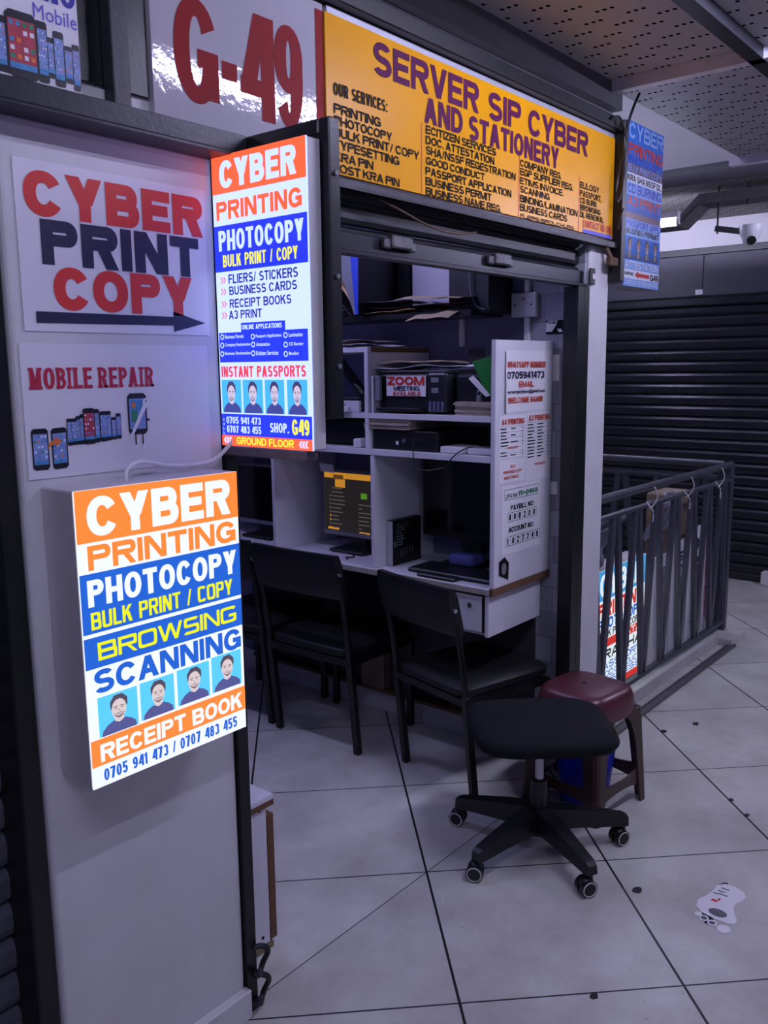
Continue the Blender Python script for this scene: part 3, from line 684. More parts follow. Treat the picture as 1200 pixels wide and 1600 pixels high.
for i, a in enumerate(((.912, .924, 1.474, 1.526, 1), (.921, .934, 1.475, 1.526, 1), (.931, .944, 1.475, 1.530, 1), (.940, .952, 1.475, 1.533, 1), (.966, .984, 1.476, 1.542, 1), (.984, 1.000, 1.477, 1.537, 1), (.998, 1.010, 1.478, 1.537, 1), (1.010, 1.021, 1.479, 1.524, 1), (1.021, 1.033, 1.480, 1.531, 1), (.947, .973, 1.474, 1.544, 2))):
    mb = MB(); phone(mb, pl, *a[:4], scr=a[4], off=.0012 + .0003 * (i % 2) + (.001 if i == 9 else 0)); build('printed_phone', mb, PHM, t, fixn=False)
mb = MB(); phone(mb, pl, 1.050, 1.096, 1.486, 1.570, 1, dots=False)
mb.mi = 5; rect(mb, pl, 1.058, 1.072, 1.512, 1.535, .0022); mb.mi = 6; rect(mb, pl, 1.058, 1.087, 1.535, 1.556, .0022); mb.mi = 4; mb.poly([pl.p(*q, .0024) for q in ell(1.064, 1.546, .005, .006, 10)])
mb.mi = 0; rect(mb, pl, 1.065, 1.068, 1.462, 1.490); rect(mb, pl, 1.082, 1.085, 1.464, 1.490); mb.poly([pl.p(a, b) for a, b in ((1.090, 1.520), (1.102, 1.516), (1.102, 1.512), (1.090, 1.514))])
mb.mi = 3; mb.poly([pl.p(a, b, .0026) for a, b in ((1.050, 1.480), (1.056, 1.478), (1.094, 1.540), (1.104, 1.546), (1.100, 1.553), (1.096, 1.548), (1.092, 1.552), (1.097, 1.562), (1.087, 1.556), (1.086, 1.545))])
mb.poly([pl.p(a, b, .0014) for a, b in ((1.058, 1.458), (1.070, 1.458), (1.070, 1.465), (1.060, 1.464))]); mb.poly([pl.p(a, b, .0014) for a, b in ((1.080, 1.458), (1.091, 1.458), (1.091, 1.466), (1.081, 1.465))])
build('printed_phone_with_spanner', mb, PHM, t, fixn=False)

# ------------------------------------------------------------------ ledge, phone poster, dark panels and sign boards above
mb = MB(); mb.box(0.3, 1.475, 2.062, 1.335, 1.549, 2.069, 0.001); mb.box(0.3, 1.475, 2.069, 1.335, 1.483, 2.106, 0.001); mb.box(0.3, 1.50, 2.069, 1.335, 1.549, 2.10, 0.001); struct('trim_7', mb, DARKSTEEL)
t = thing('poster', 'phone poster with purple lettering above the steel ledge, top left corner', 'poster', (0.8, 1.54, 2.112))
mb = MB(); mb.box(0.62, 1.535, 2.112, 0.984, 1.5545, 2.48, 0.001); build('sheet', mb, MATS['poster_paper'], t)
pl2 = Plane((0, 1.535, 0), (1, 0, 0), (0, 0, 1))
PVI = mat('violet_print', (92, 84, 190), 0.5, var=0.0); PBL = mat('indigo_print', (44, 44, 150), 0.5, var=0.0)
letter('lettering', pl2, 'Mobile', .895, .981, 2.234, 2.259, PVI, t, bold=.0, off=.001)
letter('lettering', pl2, 'CNO', .884, .980, 2.268, 2.312, PBL, t, bold=.04, off=.001)
for i, a in enumerate(((.822, .847, 2.129, 2.221, 1), (.897, .919, 2.128, 2.231, 1), (.914, .933, 2.139, 2.208, 1), (.930, .951, 2.128, 2.222, 1), (.951, .968, 2.138, 2.202, 1), (.967, .982, 2.128, 2.208, 1), (.840, .900, 2.126, 2.236, 2))):
    mb = MB(); phone(mb, pl2, *a[:4], scr=a[4], off=.001 + .0003 * (i % 2) + (.001 if i == 6 else 0)); build('printed_phone', mb, PHM, t, fixn=False)
mb = MB(); mb.box(0.988, 1.545, 2.155, 1.142, 1.5555, 2.64); tag(build('dark_panel', mb, BLACKP), 'black opening panel between the phone poster and the G-49 board', 'panel')
mb = MB(); mb.box(1.037, 1.51, 2.107, 1.075, 1.5445, 2.55, 0.002); tag(build('steel_upright', mb, DARKSTEEL), 'dark steel upright standing in front of the black panel', 'post')

t = thing('sign_board', 'white glossy shop number board reading G-49 in big dark red characters', 'sign', (1.4, 1.545, 2.10))
mb = MB(); mb.box(1.146, 1.536, 2.108, 1.6445, 1.5545, 2.47, 0.001); build('board', mb, GLOSSW, t)
plg = Plane((0, 1.536, 0), (1, 0, 0), (0, 0, 1))
for body, a, b, c, d in (('G', 1.200, 1.316, 2.166, 2.372), ('4', 1.378, 1.476, 2.168, 2.388), ('9', 1.480, 1.571, 2.168, 2.391)):
    letter('character', plg, body, a, b, c, d, DRED, t, bold=.035, off=.0012)
mb = MB(); rect(mb, plg, 1.325, 1.368, 2.232, 2.268, .0012); build('character', mb, DRED, t, fixn=False)
mb = MB(); rect(mb, plg, 1.617, 1.6442, 2.199, 2.454, .0012); build('red_strip', mb, DRED, t, fixn=False)

t = thing('sign_board', 'yellow shop sign reading SERVER SIP CYBER AND STATIONERY over the shutter', 'sign', (2.44, 1.54, 2.09))
mb = MB(); mb.box(1.645, 1.530, 2.090, 3.229, 1.536, 2.455, 0.0008)
build('board', mb, YEL, t)
mb = MB(); mb.box(1.66, 1.537, 2.085, 3.24, 1.5555, 2.475, 0.001); build('backing', mb, ALU, t)
ply = Plane((0, 1.530, 0), (1, 0, 0), (0, 0, 1))
for body, a, b, c, d in (('SERVER', 1.821, 2.305, 2.356, 2.437), ('SIP', 2.357, 2.546, 2.354, 2.434), ('CYBER', 2.592, 3.008, 2.352, 2.432), ('AND', 2.037, 2.222, 2.281, 2.348), ('STATIONERY', 2.254, 2.797, 2.277, 2.344)): letter('lettering', ply, body, a, b, c, d, PURP, t, bold=.035)
for rows in ((('OUR SERVICES:', 1.670, 1.879, 2.273, 2.302), ('PRINTING', 1.670, 1.849, 2.231, 2.254), ('PHOTOCOPY', 1.670, 1.895, 2.204, 2.226), ('BULK PRINT/ COPY', 1.669, 2.016, 2.177, 2.199), ('TYPESETTING', 1.668, 1.925, 2.149, 2.171), ('KRA PIN', 1.667, 1.819, 2.121, 2.142), ('LOST KRA PIN', 1.666, 1.929, 2.094, 2.115)),
             (('ECITIZEN SERVICES', 2.043, 2.405, 2.253, 2.275), ('DOC. ATTESTATION', 2.043, 2.395, 2.226, 2.248), ('SHA/NSSF REGESTRATION', 2.043, 2.52, 2.199, 2.221), ('GOOD CONDUCT', 2.043, 2.342, 2.172, 2.193), ('PASSPORT APPLICATION', 2.042, 2.496, 2.144, 2.166), ('BUSINESS PERMIT', 2.042, 2.381, 2.117, 2.139), ('BUSINESS NAME REG.', 2.043, 2.438, 2.0905, 2.112)),
             (('COMPANY REG.', 2.545, 2.819, 2.247, 2.269), ('EGP SUPPLIER REG.', 2.546, 2.907, 2.221, 2.243), ('ETIMS INVOICE.', 2.546, 2.835, 2.194, 2.215), ('SCANNING', 2.547, 2.739, 2.168, 2.189), ('BINDING/LAMINATION', 2.548, 2.941, 2.139, 2.161), ('BUSINESS CARDS', 2.548, 2.867, 2.112, 2.134), ('FLIERS/BROUCHURS', 2.551, 2.918, 2.0905, 2.103)),
             (('EULOGY', 2.956, 3.105, 2.240, 2.262), ('PASSPORT', 2.958, 3.119, 2.213, 2.234), ('CD BURN', 2.959, 3.088, 2.189, 2.209), ('BROWSING', 2.96, 3.122, 2.165, 2.185), ('DL RENEWAL', 2.961, 3.151, 2.141, 2.161))):
    for r_ in rows: letter('lettering', ply, *r_, BLACKI, t, bold=.03)
letter('lettering', ply, 'CONTACT US ON:', 2.983, 3.223, 2.110, 2.135, RED, t, bold=.03)
for x in (2.022, 2.539, 2.950):
    mb = MB(); rect(mb, ply, x, x + .004, 2.092, 2.278); build('column_line', mb, RED, t, fixn=False)
mb = MB(); rect(mb, ply, 2.985, 3.222, 2.0905, 2.1035); build('printed_strip', mb, PVI, t, fixn=False)
mb = MB(); mb.box(1.13, 1.505, 2.477, 3.285, 1.5545, 2.522, 0.003); struct('trim_8', mb, BLACKP)
mb = MB(); mb.box(1.36, 1.512, 2.056, 3.272, 1.5295, 2.080, 0.003); mb.box(1.36, 1.512, 2.056, 3.272, 1.5545, 2.064, 0.001); struct('trim_9', mb, DARKSTEEL)

# ------------------------------------------------------------------ own shutter, half rolled up, and its guides
t = thing('roller_shutter', 'rolled up dark roller shutter hanging under the yellow shop sign', 'shutter', (2.3, 1.58, 1.90))
mb = MB(); slats(mb, 'y', 1.602, 1.335, 3.07, 1.925, 2.064, 0.062, 0.018, 1); build('curtain', mb, SHUTD, t)
mb = MB(); mb.box(1.31, 1.605, 2.05, 3.068, 1.70, 2.0695); mb.box(1.31, 1.70, 2.05, 3.068, 1.88, 2.34, .01); build('light_leak_cover', mb, SHUTD, t)  # unseen boxes added behind the lintel to stop light leaking in
mb = MB(); mb.box(1.335, 1.565, 1.905, 3.075, 1.578, 1.965, 0.003); mb.box(1.335, 1.545, 1.905, 3.075, 1.5655, 1.917, 0.002); build('bottom_bar', mb, SHUT, t)
for x in (1.955, 2.475):
    mb = MB(); mb.box(x - .07, 1.548, 1.935, x - .035, 1.5648, 1.962, 0.004); mb.box(x + .035, 1.548, 1.935, x + .07, 1.5648, 1.962, 0.004); mb.box(x - .045, 1.540, 1.938, x + .045, 1.5645, 1.972, 0.004)
    build('lock_bracket', mb, mat('worn_steel', (98, 94, 100), 0.45, 0.4, var=0.45, scale=60), t)
mb = MB(); mb.box(3.075, 1.538, 1.915, 3.115, 1.546, 1.975, 0.003); build('end_plate', mb, DARKSTEEL, t)
mb = MB(); mb.cyl((3.098, 1.5375, 1.945), (3.098, 1.5355, 1.945), 0.011, 14); build('pin_hole', mb, PAINT, t)
mb = MB(); mb.tube([(1.85, 1.54, 2.055), (1.93, 1.53, 2.035), (2.05, 1.525, 2.008), (2.16, 1.525, 2.0), (2.26, 1.535, 2.01), (2.31, 1.54, 2.02)], 0.003); tag(build('loose_wire', mb, RUST, smooth=True), 'thin brown wire drooping across the rolled up shutter', 'wire')
t = thing('shutter_guide', 'black shutter guide running down the right edge of the pillar', 'guide', (1.318, 1.57, 0))
mb = MB(); mb.box(1.3005, 1.541, 0, 1.333, 1.547, 2.05, .001); mb.box(1.3005, 1.547, 0, 1.306, 1.60, 2.05, .001); mb.box(1.327, 1.547, 0, 1.333, 1.60, 2.05, .001); mb.box(1.306, 1.594, 0, 1.327, 1.60, 2.05, .001); build('channel', mb, BLACKP, t)
for zc, dz in ((.14, 0), (.06, 1)):
    mb = MB(); pts = [(1.318 + .024 * math.cos(a) + .016, 1.531 - .010 * math.sin(a * 2), zc + .038 * math.sin(a)) for a in [PI * (0.65 - 1.5 * i / 12) for i in range(13)]]
    mb.tube(pts, 0.0075, smooth=2); build('lock_loop', mb, DARKSTEEL, t, smooth=True)
t = thing('shutter_guide', 'black shutter guide on the narrow white pillar right of the counter', 'guide', (3.04, 1.58, 0))
mb = MB(); mb.box(3.045, 1.545, 0, 3.086, 1.5595, 1.905, .002); mb.box(2.995, 1.545, 0, 3.045, 1.552, 1.905, .001); mb.box(2.995, 1.552, 0, 3.001, 1.605, 1.905, .001); mb.box(3.001, 1.599, 0, 3.045, 1.605, 1.905, .001); mb.box(3.045, 1.5595, 0, 3.0695, 1.605, 1.905, .001)
build('channel', mb, BLACKP, t)

# ------------------------------------------------------------------ cubicle desk along the right wall
t = thing('cubicle_desk', 'white laminate cubicle desk with shelves along the right wall', 'desk', (2.86, 2.7, 0.62))
DX, WXr = 2.66, 3.066
YD = (1.70, 2.265, 2.845, 3.42)
mb = MB(); mb.box(DX - .015, 1.70, .785, WXr, 3.45, .808, .002); build('desktop', mb, LAMI, t)
mb = MB(); mb.box(DX - .018, 1.70, .786, DX - .0152, 3.45, .807); build('edge_strip', mb, LAMIE, t)
ep = MB(); ep.box(DX - .002, 1.684, .809, WXr + .003, 1.704, 1.710, .002); endp = build('end_panel', ep, LAMI, t, label='white end panel')
mb = MB(); mb.box(DX - .012, 1.682, .782, WXr + .0035, 1.6995, .8085, .001); build('chipboard_lip', mb, CHIP, endp)
for y in YD[1:]:
    mb = MB(); mb.box(DX, y - .009, .808, WXr, y + .009, 1.27, .0015); build('divider', mb, LAMI, t)
mb = MB(); mb.box(DX, 1.704, 1.272, WXr, 3.45, 1.296, .0015); build('shelf', mb, LAMI, t)
mb = MB(); mb.box(DX, 1.704, 1.418, WXr, 3.45, 1.440, .0015); build('shelf', mb, LAMI, t)
for y in (2.29, 2.86):
    mb = MB(); mb.box(DX, y - .009, 1.296, WXr, y + .009, 1.418, .0015); build('divider', mb, LAMI, t)
mb = MB(); mb.box(DX, 2.28, 1.44, WXr, 2.30, 1.678, .0015); build('shelf_side', mb, LAMI, t)
mb = MB(); mb.box(DX, 2.28, 1.678, WXr, 3.45, 1.700, .0015); build('shelf', mb, LAMI, t)
mb = MB(); mb.box(DX + .02, 2.279, 1.679, WXr, 2.2805, 1.699); build('chipboard_edge', mb, CHIP, t)
mb = MB(); mb.box(WXr - .006, 1.72, 1.296, WXr - .001, 3.44, 1.418); build('back_board', mb, LAMI, t)
# pedestal under the desk with its drawer
mb = MB(); mb.box(DX - .004, 1.704, .620, WXr - .03, 1.722, .785, .002); build('apron_side', mb, LAMI, t)
mb = MB(); mb.box(DX + .01, 1.722, .622, WXr - .03, 2.06, .634, .001); build('drawer_shelf', mb, LAMI, t)
dr = MB(); dr.box(DX - .006, 1.735, .636, DX + .010, 2.05, .772, .002); dr_o = build('drawer', dr, LAMI, t)
mb = MB(); mb.cyl((DX - .006, 1.785, .735), (DX - .011, 1.785, .735), .010, 16); build('lock', mb, CHROME, dr_o)
mb = MB(); mb.box(DX - .004, 1.723, .636, DX - .001, 1.733, .772); build('gap_strip', mb, BLACKP, t)

# notices on the end panel (facing the corridor)
pp = Plane((0, 1.6825, 0), (1, 0, 0), (0, 0, 1))
t = thing('notice', 'white notice on the end panel giving the WHATSAPP NUMBER and EMAIL', 'notice', (2.90, 1.683, 1.45))
mb = MB(); mb.sheet(lambda a, b: (2.715 + .345 * a, 1.6832 - (.008 * max(0, 1 - a * 12) ** 2) * (1 - .3 * b), 1.452 + .222 * b), 14, 2); build('sheet', mb, PAPER, t, smooth=True)
BR = mat('brick_red_print', (188, 70, 52), 0.5, var=0.0)
for body, a, b, c, d, m in (('WHATSAPP NUMBER', 2.728, 3.006, 1.612, 1.634, BR), ('0705941473', 2.728, 2.996, 1.572, 1.598, NAVY), ('EMAIL', 2.812, 2.920, 1.541, 1.562, BR), ('serversipcybers@gmail.com', 2.728, 3.002, 1.516, 1.532, NAVY), ('!WELCOME AGAIN!', 2.738, 2.988, 1.484, 1.505, BR)):
    letter('lettering', pp, body, a, b, c, d, m, t, bold=.035, off=.0020)
for (x0, x1, z0, z1, ttl, lab, second) in ((2.682, 2.868, 1.196, 1.440, 'A4 PRINTING', 'price list headed A4 PRINTING on the end panel', 1), (2.872, 3.062, 1.186, 1.446, 'A3 PRINTING', 'price list headed A3 PRINTING on the end panel', 0)):
    t = thing('price_list', lab, 'notice', ((x0 + x1) / 2, 1.683, z0))
    mb = MB(); mb.box(x0, 1.6826, z0, x1, 1.6838, z1); build('sheet', mb, PAPER, t)
    w = x1 - x0
    letter('lettering', pp, ttl, x0 + w * .08, x1 - w * .06, z1 - .033, z1 - .012, BR, t, bold=.03)
    mb = MB(); rnd = random.Random(3 + second)
    for r in range(11 if not second else 9):
        z = z1 - .045 - .0122 * r
        if second and r == 6: continue
        rect(mb, pp, x0 + w * .04, x0 + w * (.22 + .12 * rnd.random()), z - .004, z, .0016)
        if r % 2 == 0 or not second: rect(mb, pp, x0 + w * .42, x0 + w * (.58 + .12 * rnd.random()), z - .004, z, .0016)
        rect(mb, pp, x0 + w * .84, x0 + w * .88, z - .004, z, .0016)
    for r in range(7): z = z1 - .040 - .0195 * r; rect(mb, pp, x0 + w * .02, x1 - w * .02, z, z + .0006, .0014)
    build('price_rows', mb, BLACKI, t, fixn=False)
    if second:
        for body, a, b, c, d in (('PHOTOCOPY', .3, .7, z1 - z0 - .122, z1 - z0 - .113), ('BULK', .42, .6, .052, .062), ('PRINTING/COPY', .15, .85, .032, .043), ('NEGOTIABLE.', .18, .75, .012, .023)): letter('lettering', pp, body, x0 + w * a, x0 + w * b, z0 + c, z0 + d, BR, t, bold=.03)
    else: letter('lettering', pp, 'PHOTOCOPY', x0 + w * .34, x0 + w * .78, z0 + .055, z0 + .065, BR, t, bold=.02)
t = thing('payment_notice', 'white notice with paybill and account numbers low on the end panel', 'notice', (2.85, 1.683, .925))
mb = MB(); mb.box(2.705, 1.6826, .925, 2.985, 1.6838, 1.183); build('sheet', mb, PAPER, t)
letter('lettering', pp, 'PAYBILL NO:', 2.765, 2.935, 1.088, 1.108, BLACKI, t, bold=.03); letter('lettering', pp, 'ACCOUNT NO:', 2.752, 2.935, 1.006, 1.026, BLACKI, t, bold=.03)
letter('lettering', pp, 'LIPA NA', 2.727, 2.812, 1.136, 1.152, BLACKI, t, bold=.0)
for n_, z0, x0, dx in (('400200', 1.046, 2.742, .0355), ('1027748', .956, 2.732, .0355)):
    mb = MB()
    for i, ch in enumerate(n_):
        put_text(mb, pp, ch, x0 + dx * i + .010, x0 + dx * i + (.025 if ch != '1' else .019), z0 + .005, z0 + .029, bold=.03)
        for q in ((x0 + dx * i, x0 + dx * i + .0012, z0, z0 + .034),): rect(mb, pp, *q, .0014)
    for zz in (z0, z0 + .034): rect(mb, pp, x0, x0 + dx * len(n_), zz, zz + .0012, .0014)
    rect(mb, pp, x0 + dx * len(n_), x0 + dx * len(n_) + .0012, z0, z0 + .034, .0014)
    build('boxed_number', mb, BLACKI, t, fixn=False)
mb = MB()
for zz in (1.130, 1.168): rect(mb, pp, 2.719, 2.970, zz, zz + .0012, .0014)
for xx in (2.719, 2.969): rect(mb, pp, xx, xx + .0012, 1.130, 1.168, .0014)
build('printed_border', mb, BLACKI, t, fixn=False)
letter('lettering', pp, 'm-pesa', 2.822, 2.962, 1.131, 1.156, PHG, t, bold=.03)
mb = MB(); mb.poly([(2.690, 1.6827, .855), (2.755, 1.6827, .828), (2.758, 1.6827, .892), (2.729, 1.6827, .918), (2.690, 1.6827, .905)], (0, -.001, 0)); o = tag(build('sticker', mb, BLACKI), 'black tilted sticker at the bottom corner of the end panel', 'sticker')
mb = MB(); mb.poly([pp.p(*q, .0016) for q in ell(2.722, .875, .017, .022, 16)]); build('emblem', mb, GPLAST, o, fixn=False)

# ------------------------------------------------------------------ wall things on the shop's right wall
def faceplane(x): return Plane((x, 0, 0), (0, -1, 0), (0, 0, 1))     # faces -X; u = -y
t = thing('wall_socket', 'white single wall socket with trunking on the right shop wall', 'socket', (3.06, 1.807, 1.807))
mb = MB(); mb.box(3.045, 1.752, 1.805, 3.069, 1.862, 1.900, .004, 2); build('plate', mb, WPLAST, t)
mb = MB(); mb.box(3.043, 1.795, 1.838, 3.0455, 1.828, 1.868, .001); build('switch', mb, WPLAST, t)
mb = MB(); mb.cyl((3.0455, 1.772, 1.853), (3.0440, 1.772, 1.853), .004, 8); mb.cyl((3.0455, 1.845, 1.853), (3.0440, 1.845, 1.853), .004, 8); mb.box(3.0435, 1.800, 1.874, 3.0452, 1.812, 1.878); build('screw', mb, BLACKI, t)
mb = MB(); mb.box(3.050, 1.785, 1.712, 3.0695, 1.806, 1.804, .002); mb.box(3.050, 1.785, 1.901, 3.0695, 1.806, 2.2, .002); tag(build('cable_trunking', mb, WPLAST), 'white cable trunking running down from the wall socket', 'trunking')
mb = MB(); mb.box(2.90, 1.868, 1.823, 3.0695, 2.062, 2.05, .006); tag(build('wall_cabinet', mb, BPLAST), 'black box cabinet mounted on the wall left of the socket', 'cabinet')
mb = MB(); mb.tube([(2.89, 1.945, 2.03), (2.885, 1.95, 1.95), (2.885, 1.935, 1.87), (2.89, 1.91, 1.84), (2.895, 1.885, 1.835)], .004); tag(build('cable', mb, GPLAST, smooth=True), 'grey cable hanging down the front of the black wall cabinet', 'cable')
t = thing('sticker', 'black and white printer sticker on the tiled wall strip', 'sticker', (3.068, 1.677, 1.735))
mb = MB(); mb.box(3.0675, 1.637, 1.737, 3.0695, 1.717, 1.79); build('sheet', mb, BLACKI, t)
px = faceplane(3.0675)
mb = MB(); mb.poly([px.p(-1.716, 1.747, .0008), px.p(-1.690, 1.747, .0008), px.p(-1.672, 1.774, .0008), px.p(-1.668, 1.789, .0008), px.p(-1.706, 1.789, .0008), px.p(-1.716, 1.777, .0008)]); mb.poly([px.p(-1.662, 1.745, .0008), px.p(-1.645, 1.745, .0008), px.p(-1.652, 1.757, .0008), px.p(-1.668, 1.757, .0008)]); build('printed_patch', mb, PAPER, t, fixn=False)
letter('lettering', px, 'EPSON', -1.707, -1.674, 1.777, 1.786, NAVY, t, bold=.04)
for i, (y0, y1, z0, z1) in enumerate(((1.655, 1.688, 1.56, 1.66), (1.607, 1.632, 1.575, 1.645), (1.655, 1.690, 1.115, 1.165), (1.61, 1.634, 1.10, 1.15))):
    mb = MB(); mb.box(3.067, y0, z0, 3.0695, y1, z1); tag(build('paper_slip', mb, PAPER), ('upper inner white slip stuck to the tiled wall strip', 'upper outer white slip stuck beside the black shutter guide', 'lower inner white slip on tiled wall strip', 'lower outer white slip beside the black shutter guide')[i], 'paper')

# ------------------------------------------------------------------ black top shelf with envelopes and folders
t = thing('wall_shelf', 'black wall shelf high on the right wall loaded with envelopes', 'shelf', (2.95, 2.5, 1.81))
mb = MB(); mb.box(2.84, 1.915, 1.812, 3.069, 3.2, 1.834, .002); build('board', mb, BLACKP, t)
mb = MB(); mb.box(3.055, 2.095, 1.70, 3.0695, 2.118, 1.811, .002); build('support', mb, WPLAST, t)
mb = MB(); mb.box(3.055, 2.062, 1.835, 3.0695, 2.36, 2.2, .001); tag(build('wall_board', mb, LAMI), 'white board standing behind the envelopes on black shelf', 'board')
mb = MB(); mb.box(3.045, 2.37, 1.835, 3.0695, 2.63, 2.2, .001); tag(build('wall_board', mb, BPLAST), 'black board standing behind the folders on black shelf', 'board')
def crumpled(x0, x1, y0, y1, z, h, seed, curl=0.0, nx=7, ny=10, slope=0.0):
    rnd = random.Random(seed); ph = [rnd.random() * 6 for _ in range(6)]
    def fn(a, b):
        x = x0 + (x1 - x0) * a; y = y0 + (y1 - y0) * b
        w = .5 + .25 * math.sin(7 * a + ph[0] + 4 * b) + .25 * math.sin(11 * b + ph[1] - 3 * a)
        return (x + .006 * math.sin(9 * b + ph[2]), y + .006 * math.sin(6 * a + ph[3]), z + h * w + curl * (1 - a) ** 2 + slope * b)
    return fn
def papers(name, fn, m, label, cat, group=None, th=.0015, n=(7, 10)):
    mb = MB(); mb.sheet(fn, *n, th=th); return tag(build(name, mb, m, smooth=True, ang=60), label, cat, group)
papers('envelope', crumpled(2.80, 3.03, 1.935, 2.26, 1.890, .010, 1, -.020, slope=.012), CREAM, 'cream envelope lying topmost at the right end of the black shelf', 'envelope')
papers('envelope', crumpled(2.765, 3.02, 1.965, 2.17, 1.850, .012, 2, -.052, slope=-.004), CREAM, 'cream envelope drooping over the front edge of the black shelf', 'envelope')
papers('envelope', crumpled(2.84, 3.03, 1.94, 2.42, 1.857, .008, 3), mat('dark_folder', (70, 40, 44), .7), 'dark red folder between the two cream envelopes', 'folder')
papers('envelope', crumpled(2.83, 3.02, 2.18, 2.44, 1.840, .010, 4), MANILA, 'flat manila envelope with torn edge beside the blue folder', 'envelope')
papers('envelope', crumpled(2.83, 3.03, 2.25, 2.43, 1.882, .006, 5), GPLAST, 'thin grey folder lying over the torn manila envelope', 'folder')
for i, z in enumerate((1.838, 1.856, 1.876)):
    papers('envelope', crumpled(2.80 + .01 * i, 3.03, 2.58 + .012 * i, 2.86, z, .012, 10 + i, .004), (PAPERG, MANILA, MATS['manila_paper'])[i] if i else PAPER, ('crumpled white paper at the bottom left of the black shelf', 'brown envelope in the middle of the left shelf pile', 'brown envelope on top of the left shelf pile')[i], 'envelope')
def leaning(name, ybot, ztop_y, w, z0, z1, x0, x1, m, label, th=.006, cat='folder'):
    mb = MB(); a = Vector((x0, ybot, z0)); b = Vector((x0, ztop_y, z1)); d = (b - a).normalized(); n = Vector((0, d.z, -d.y)) * th
    pts = []
    mb.poly([a, b - d * .01 , b + n * .3, b + n, a + n], (x1 - x0, 0, 0)); return tag(build(name, mb, m), label, cat)
leaning('folder', 2.485, 2.655, 0, 1.836, 2.005, 2.80, 3.02, BPLAST, 'black folder leaning left on the black shelf', .008)
mb = MB(); c0 = Vector((2.80, 2.466, 1.845)); c1 = Vector((2.80, 2.625, 2.012)); d = (c1 - c0).normalized(); n = Vector((0, -d.z, d.y)) * .03
mb.sheet(lambda a, b: Vector((2.795 + .22 * a, 0, 0)) + Vector((0, *(c0 + (c1 - c0) * b + n * (1.1 * math.sin(PI * min(1, .15 + b * .8))))[1:])), 3, 10, th=.012); tag(build('envelope', mb, MANILA, smooth=True), 'padded brown envelope leaning on the black folder', 'envelope')
def file_box(label, quad, x0, x1, front, body):
    t = thing('box_file', label, 'folder', (x0 + .1, (quad[0][0] + quad[2][0]) / 2, 1.8345))
    mb = MB(); mb.poly([(x0 + .002, y, z) for y, z in quad], (x1 - x0, 0, 0)); build('cover', mb, body, t)
    mb = MB(); mb.poly([(x0, y, z) for y, z in quad], (.0018, 0, 0)); build('spine', mb, front, t)
    return t
file_box('grey box file leaning behind the padded brown envelope', [(2.452, 1.836), (2.462, 1.836), (2.580, 2.13), (2.482, 2.13)], 2.79, 3.02, GPLAST, BPLAST)
file_box('blue spined file standing upright on the black shelf', [(2.436, 1.836), (2.450, 1.836), (2.480, 2.13), (2.430, 2.13)], 2.785, 3.02, BLUEF, BPLAST)

# ------------------------------------------------------------------ printer shelf
t = thing('printer', 'black ink tank printer with a taped ZOOM MEETING AVAILABLE note', 'printer', (2.86, 2.06, 1.44))
mb = MB(); mb.box(2.70, 1.925, 1.448, 3.02, 2.255, 1.592, .008, 2); build('body', mb, BPLAST, t)
mb = MB(); mb.box(2.70, 1.915, 1.592, 3.02, 2.26, 1.606, .004, 2); build('scanner_lid', mb, BPLAST, t)
mb = MB(); mb.box(2.688, 1.918, 1.446, 2.74, 2.012, 1.598, .010, 2); tk = build('ink_tank_unit', mb, mat('satin_black', (34, 34, 42), .3), t)
for k_ in range(4):
    mb = MB(); y = 1.932 + .019 * k_; mb.box(2.686, y, 1.452, 2.690, y + .012, 1.488, .002); build('ink_window', mb, mat('ink_window', (92, 96, 128), .2), tk)
mb = MB(); mb.box(2.686, 1.955, 1.56, 2.689, 1.99, 1.578, .001); mb.box(2.686, 1.957, 1.52, 2.689, 1.988, 1.54, .001); build('control_label', mb, GPLAST, tk)
mb = MB(); mb.box(2.66, 2.03, 1.449, 2.70, 2.24, 1.462, .002); build('output_tray', mb, BPLAST, t)
mb = MB(); mb.box(2.693, 2.02, 1.507, 2.698, 2.212, 1.584); nt_ = build('taped_note', mb, PAPER, t)
pz = faceplane(2.693)
letter('lettering', pz, 'ZOOM', -2.206, -2.024, 1.549, 1.582, RED, nt_, bold=.06)
letter('lettering', pz, 'MEETING', -2.175, -2.048, 1.528, 1.546, NAVY, nt_, bold=.03)
letter('lettering', pz, 'AVAILABLE', -2.180, -2.042, 1.509, 1.525, RED, nt_, bold=.03)
mb = MB(); mb.box(2.72, 1.72, 1.446, 3.03, 1.905, 1.595, .015, 3); tag(build('scanner', mb, BPLAST), 'black machine right of the ink tank printer on the shelf', 'machine')
papers('paper', crumpled(2.70, 2.95, 1.90, 2.33, 1.612, .018, 21, slope=-.004), PAPER, 'loose white sheet lying on top of the ink tank printer', 'paper')
papers('paper', crumpled(2.72, 2.97, 1.98, 2.30, 1.632, .012, 22), CREAM, 'cream sheet topmost on the ink tank printer', 'paper')
mb = MB(); mb.bar((2.93, 1.98, 1.655), (2.93, 1.91, 1.66), .01, .06); tag(build('paper_rest', mb, BPLAST), 'black paper rest rising behind the papers on the printer', 'paper rest')
def stack(name, x0, x1, y0, y1, z, n, th, m, label, seed, cat='paper stack'):
    rnd = random.Random(seed); mb = MB()
    for k_ in range(n):
        dx, dy = rnd.uniform(-.006, .006), rnd.uniform(-.006, .006)
        mb.box(x0 + dx, y0 + dy, z + th * k_, x1 + dx, y1 + dy, z + th * (k_ + .85))
    return tag(build(name, mb, m), label, cat)
stack('paper_stack', 2.675, 2.715, 1.71, 1.872, 1.441, 9, .0055, PAPERG, 'stack of worn papers on the printer shelf by the end panel', 4)
stack('paper_stack', 2.665, 2.95, 2.08, 2.305, 1.378, 7, .0055, PAPERG, 'stack of worn papers under the printer shelf on the black computer', 5)
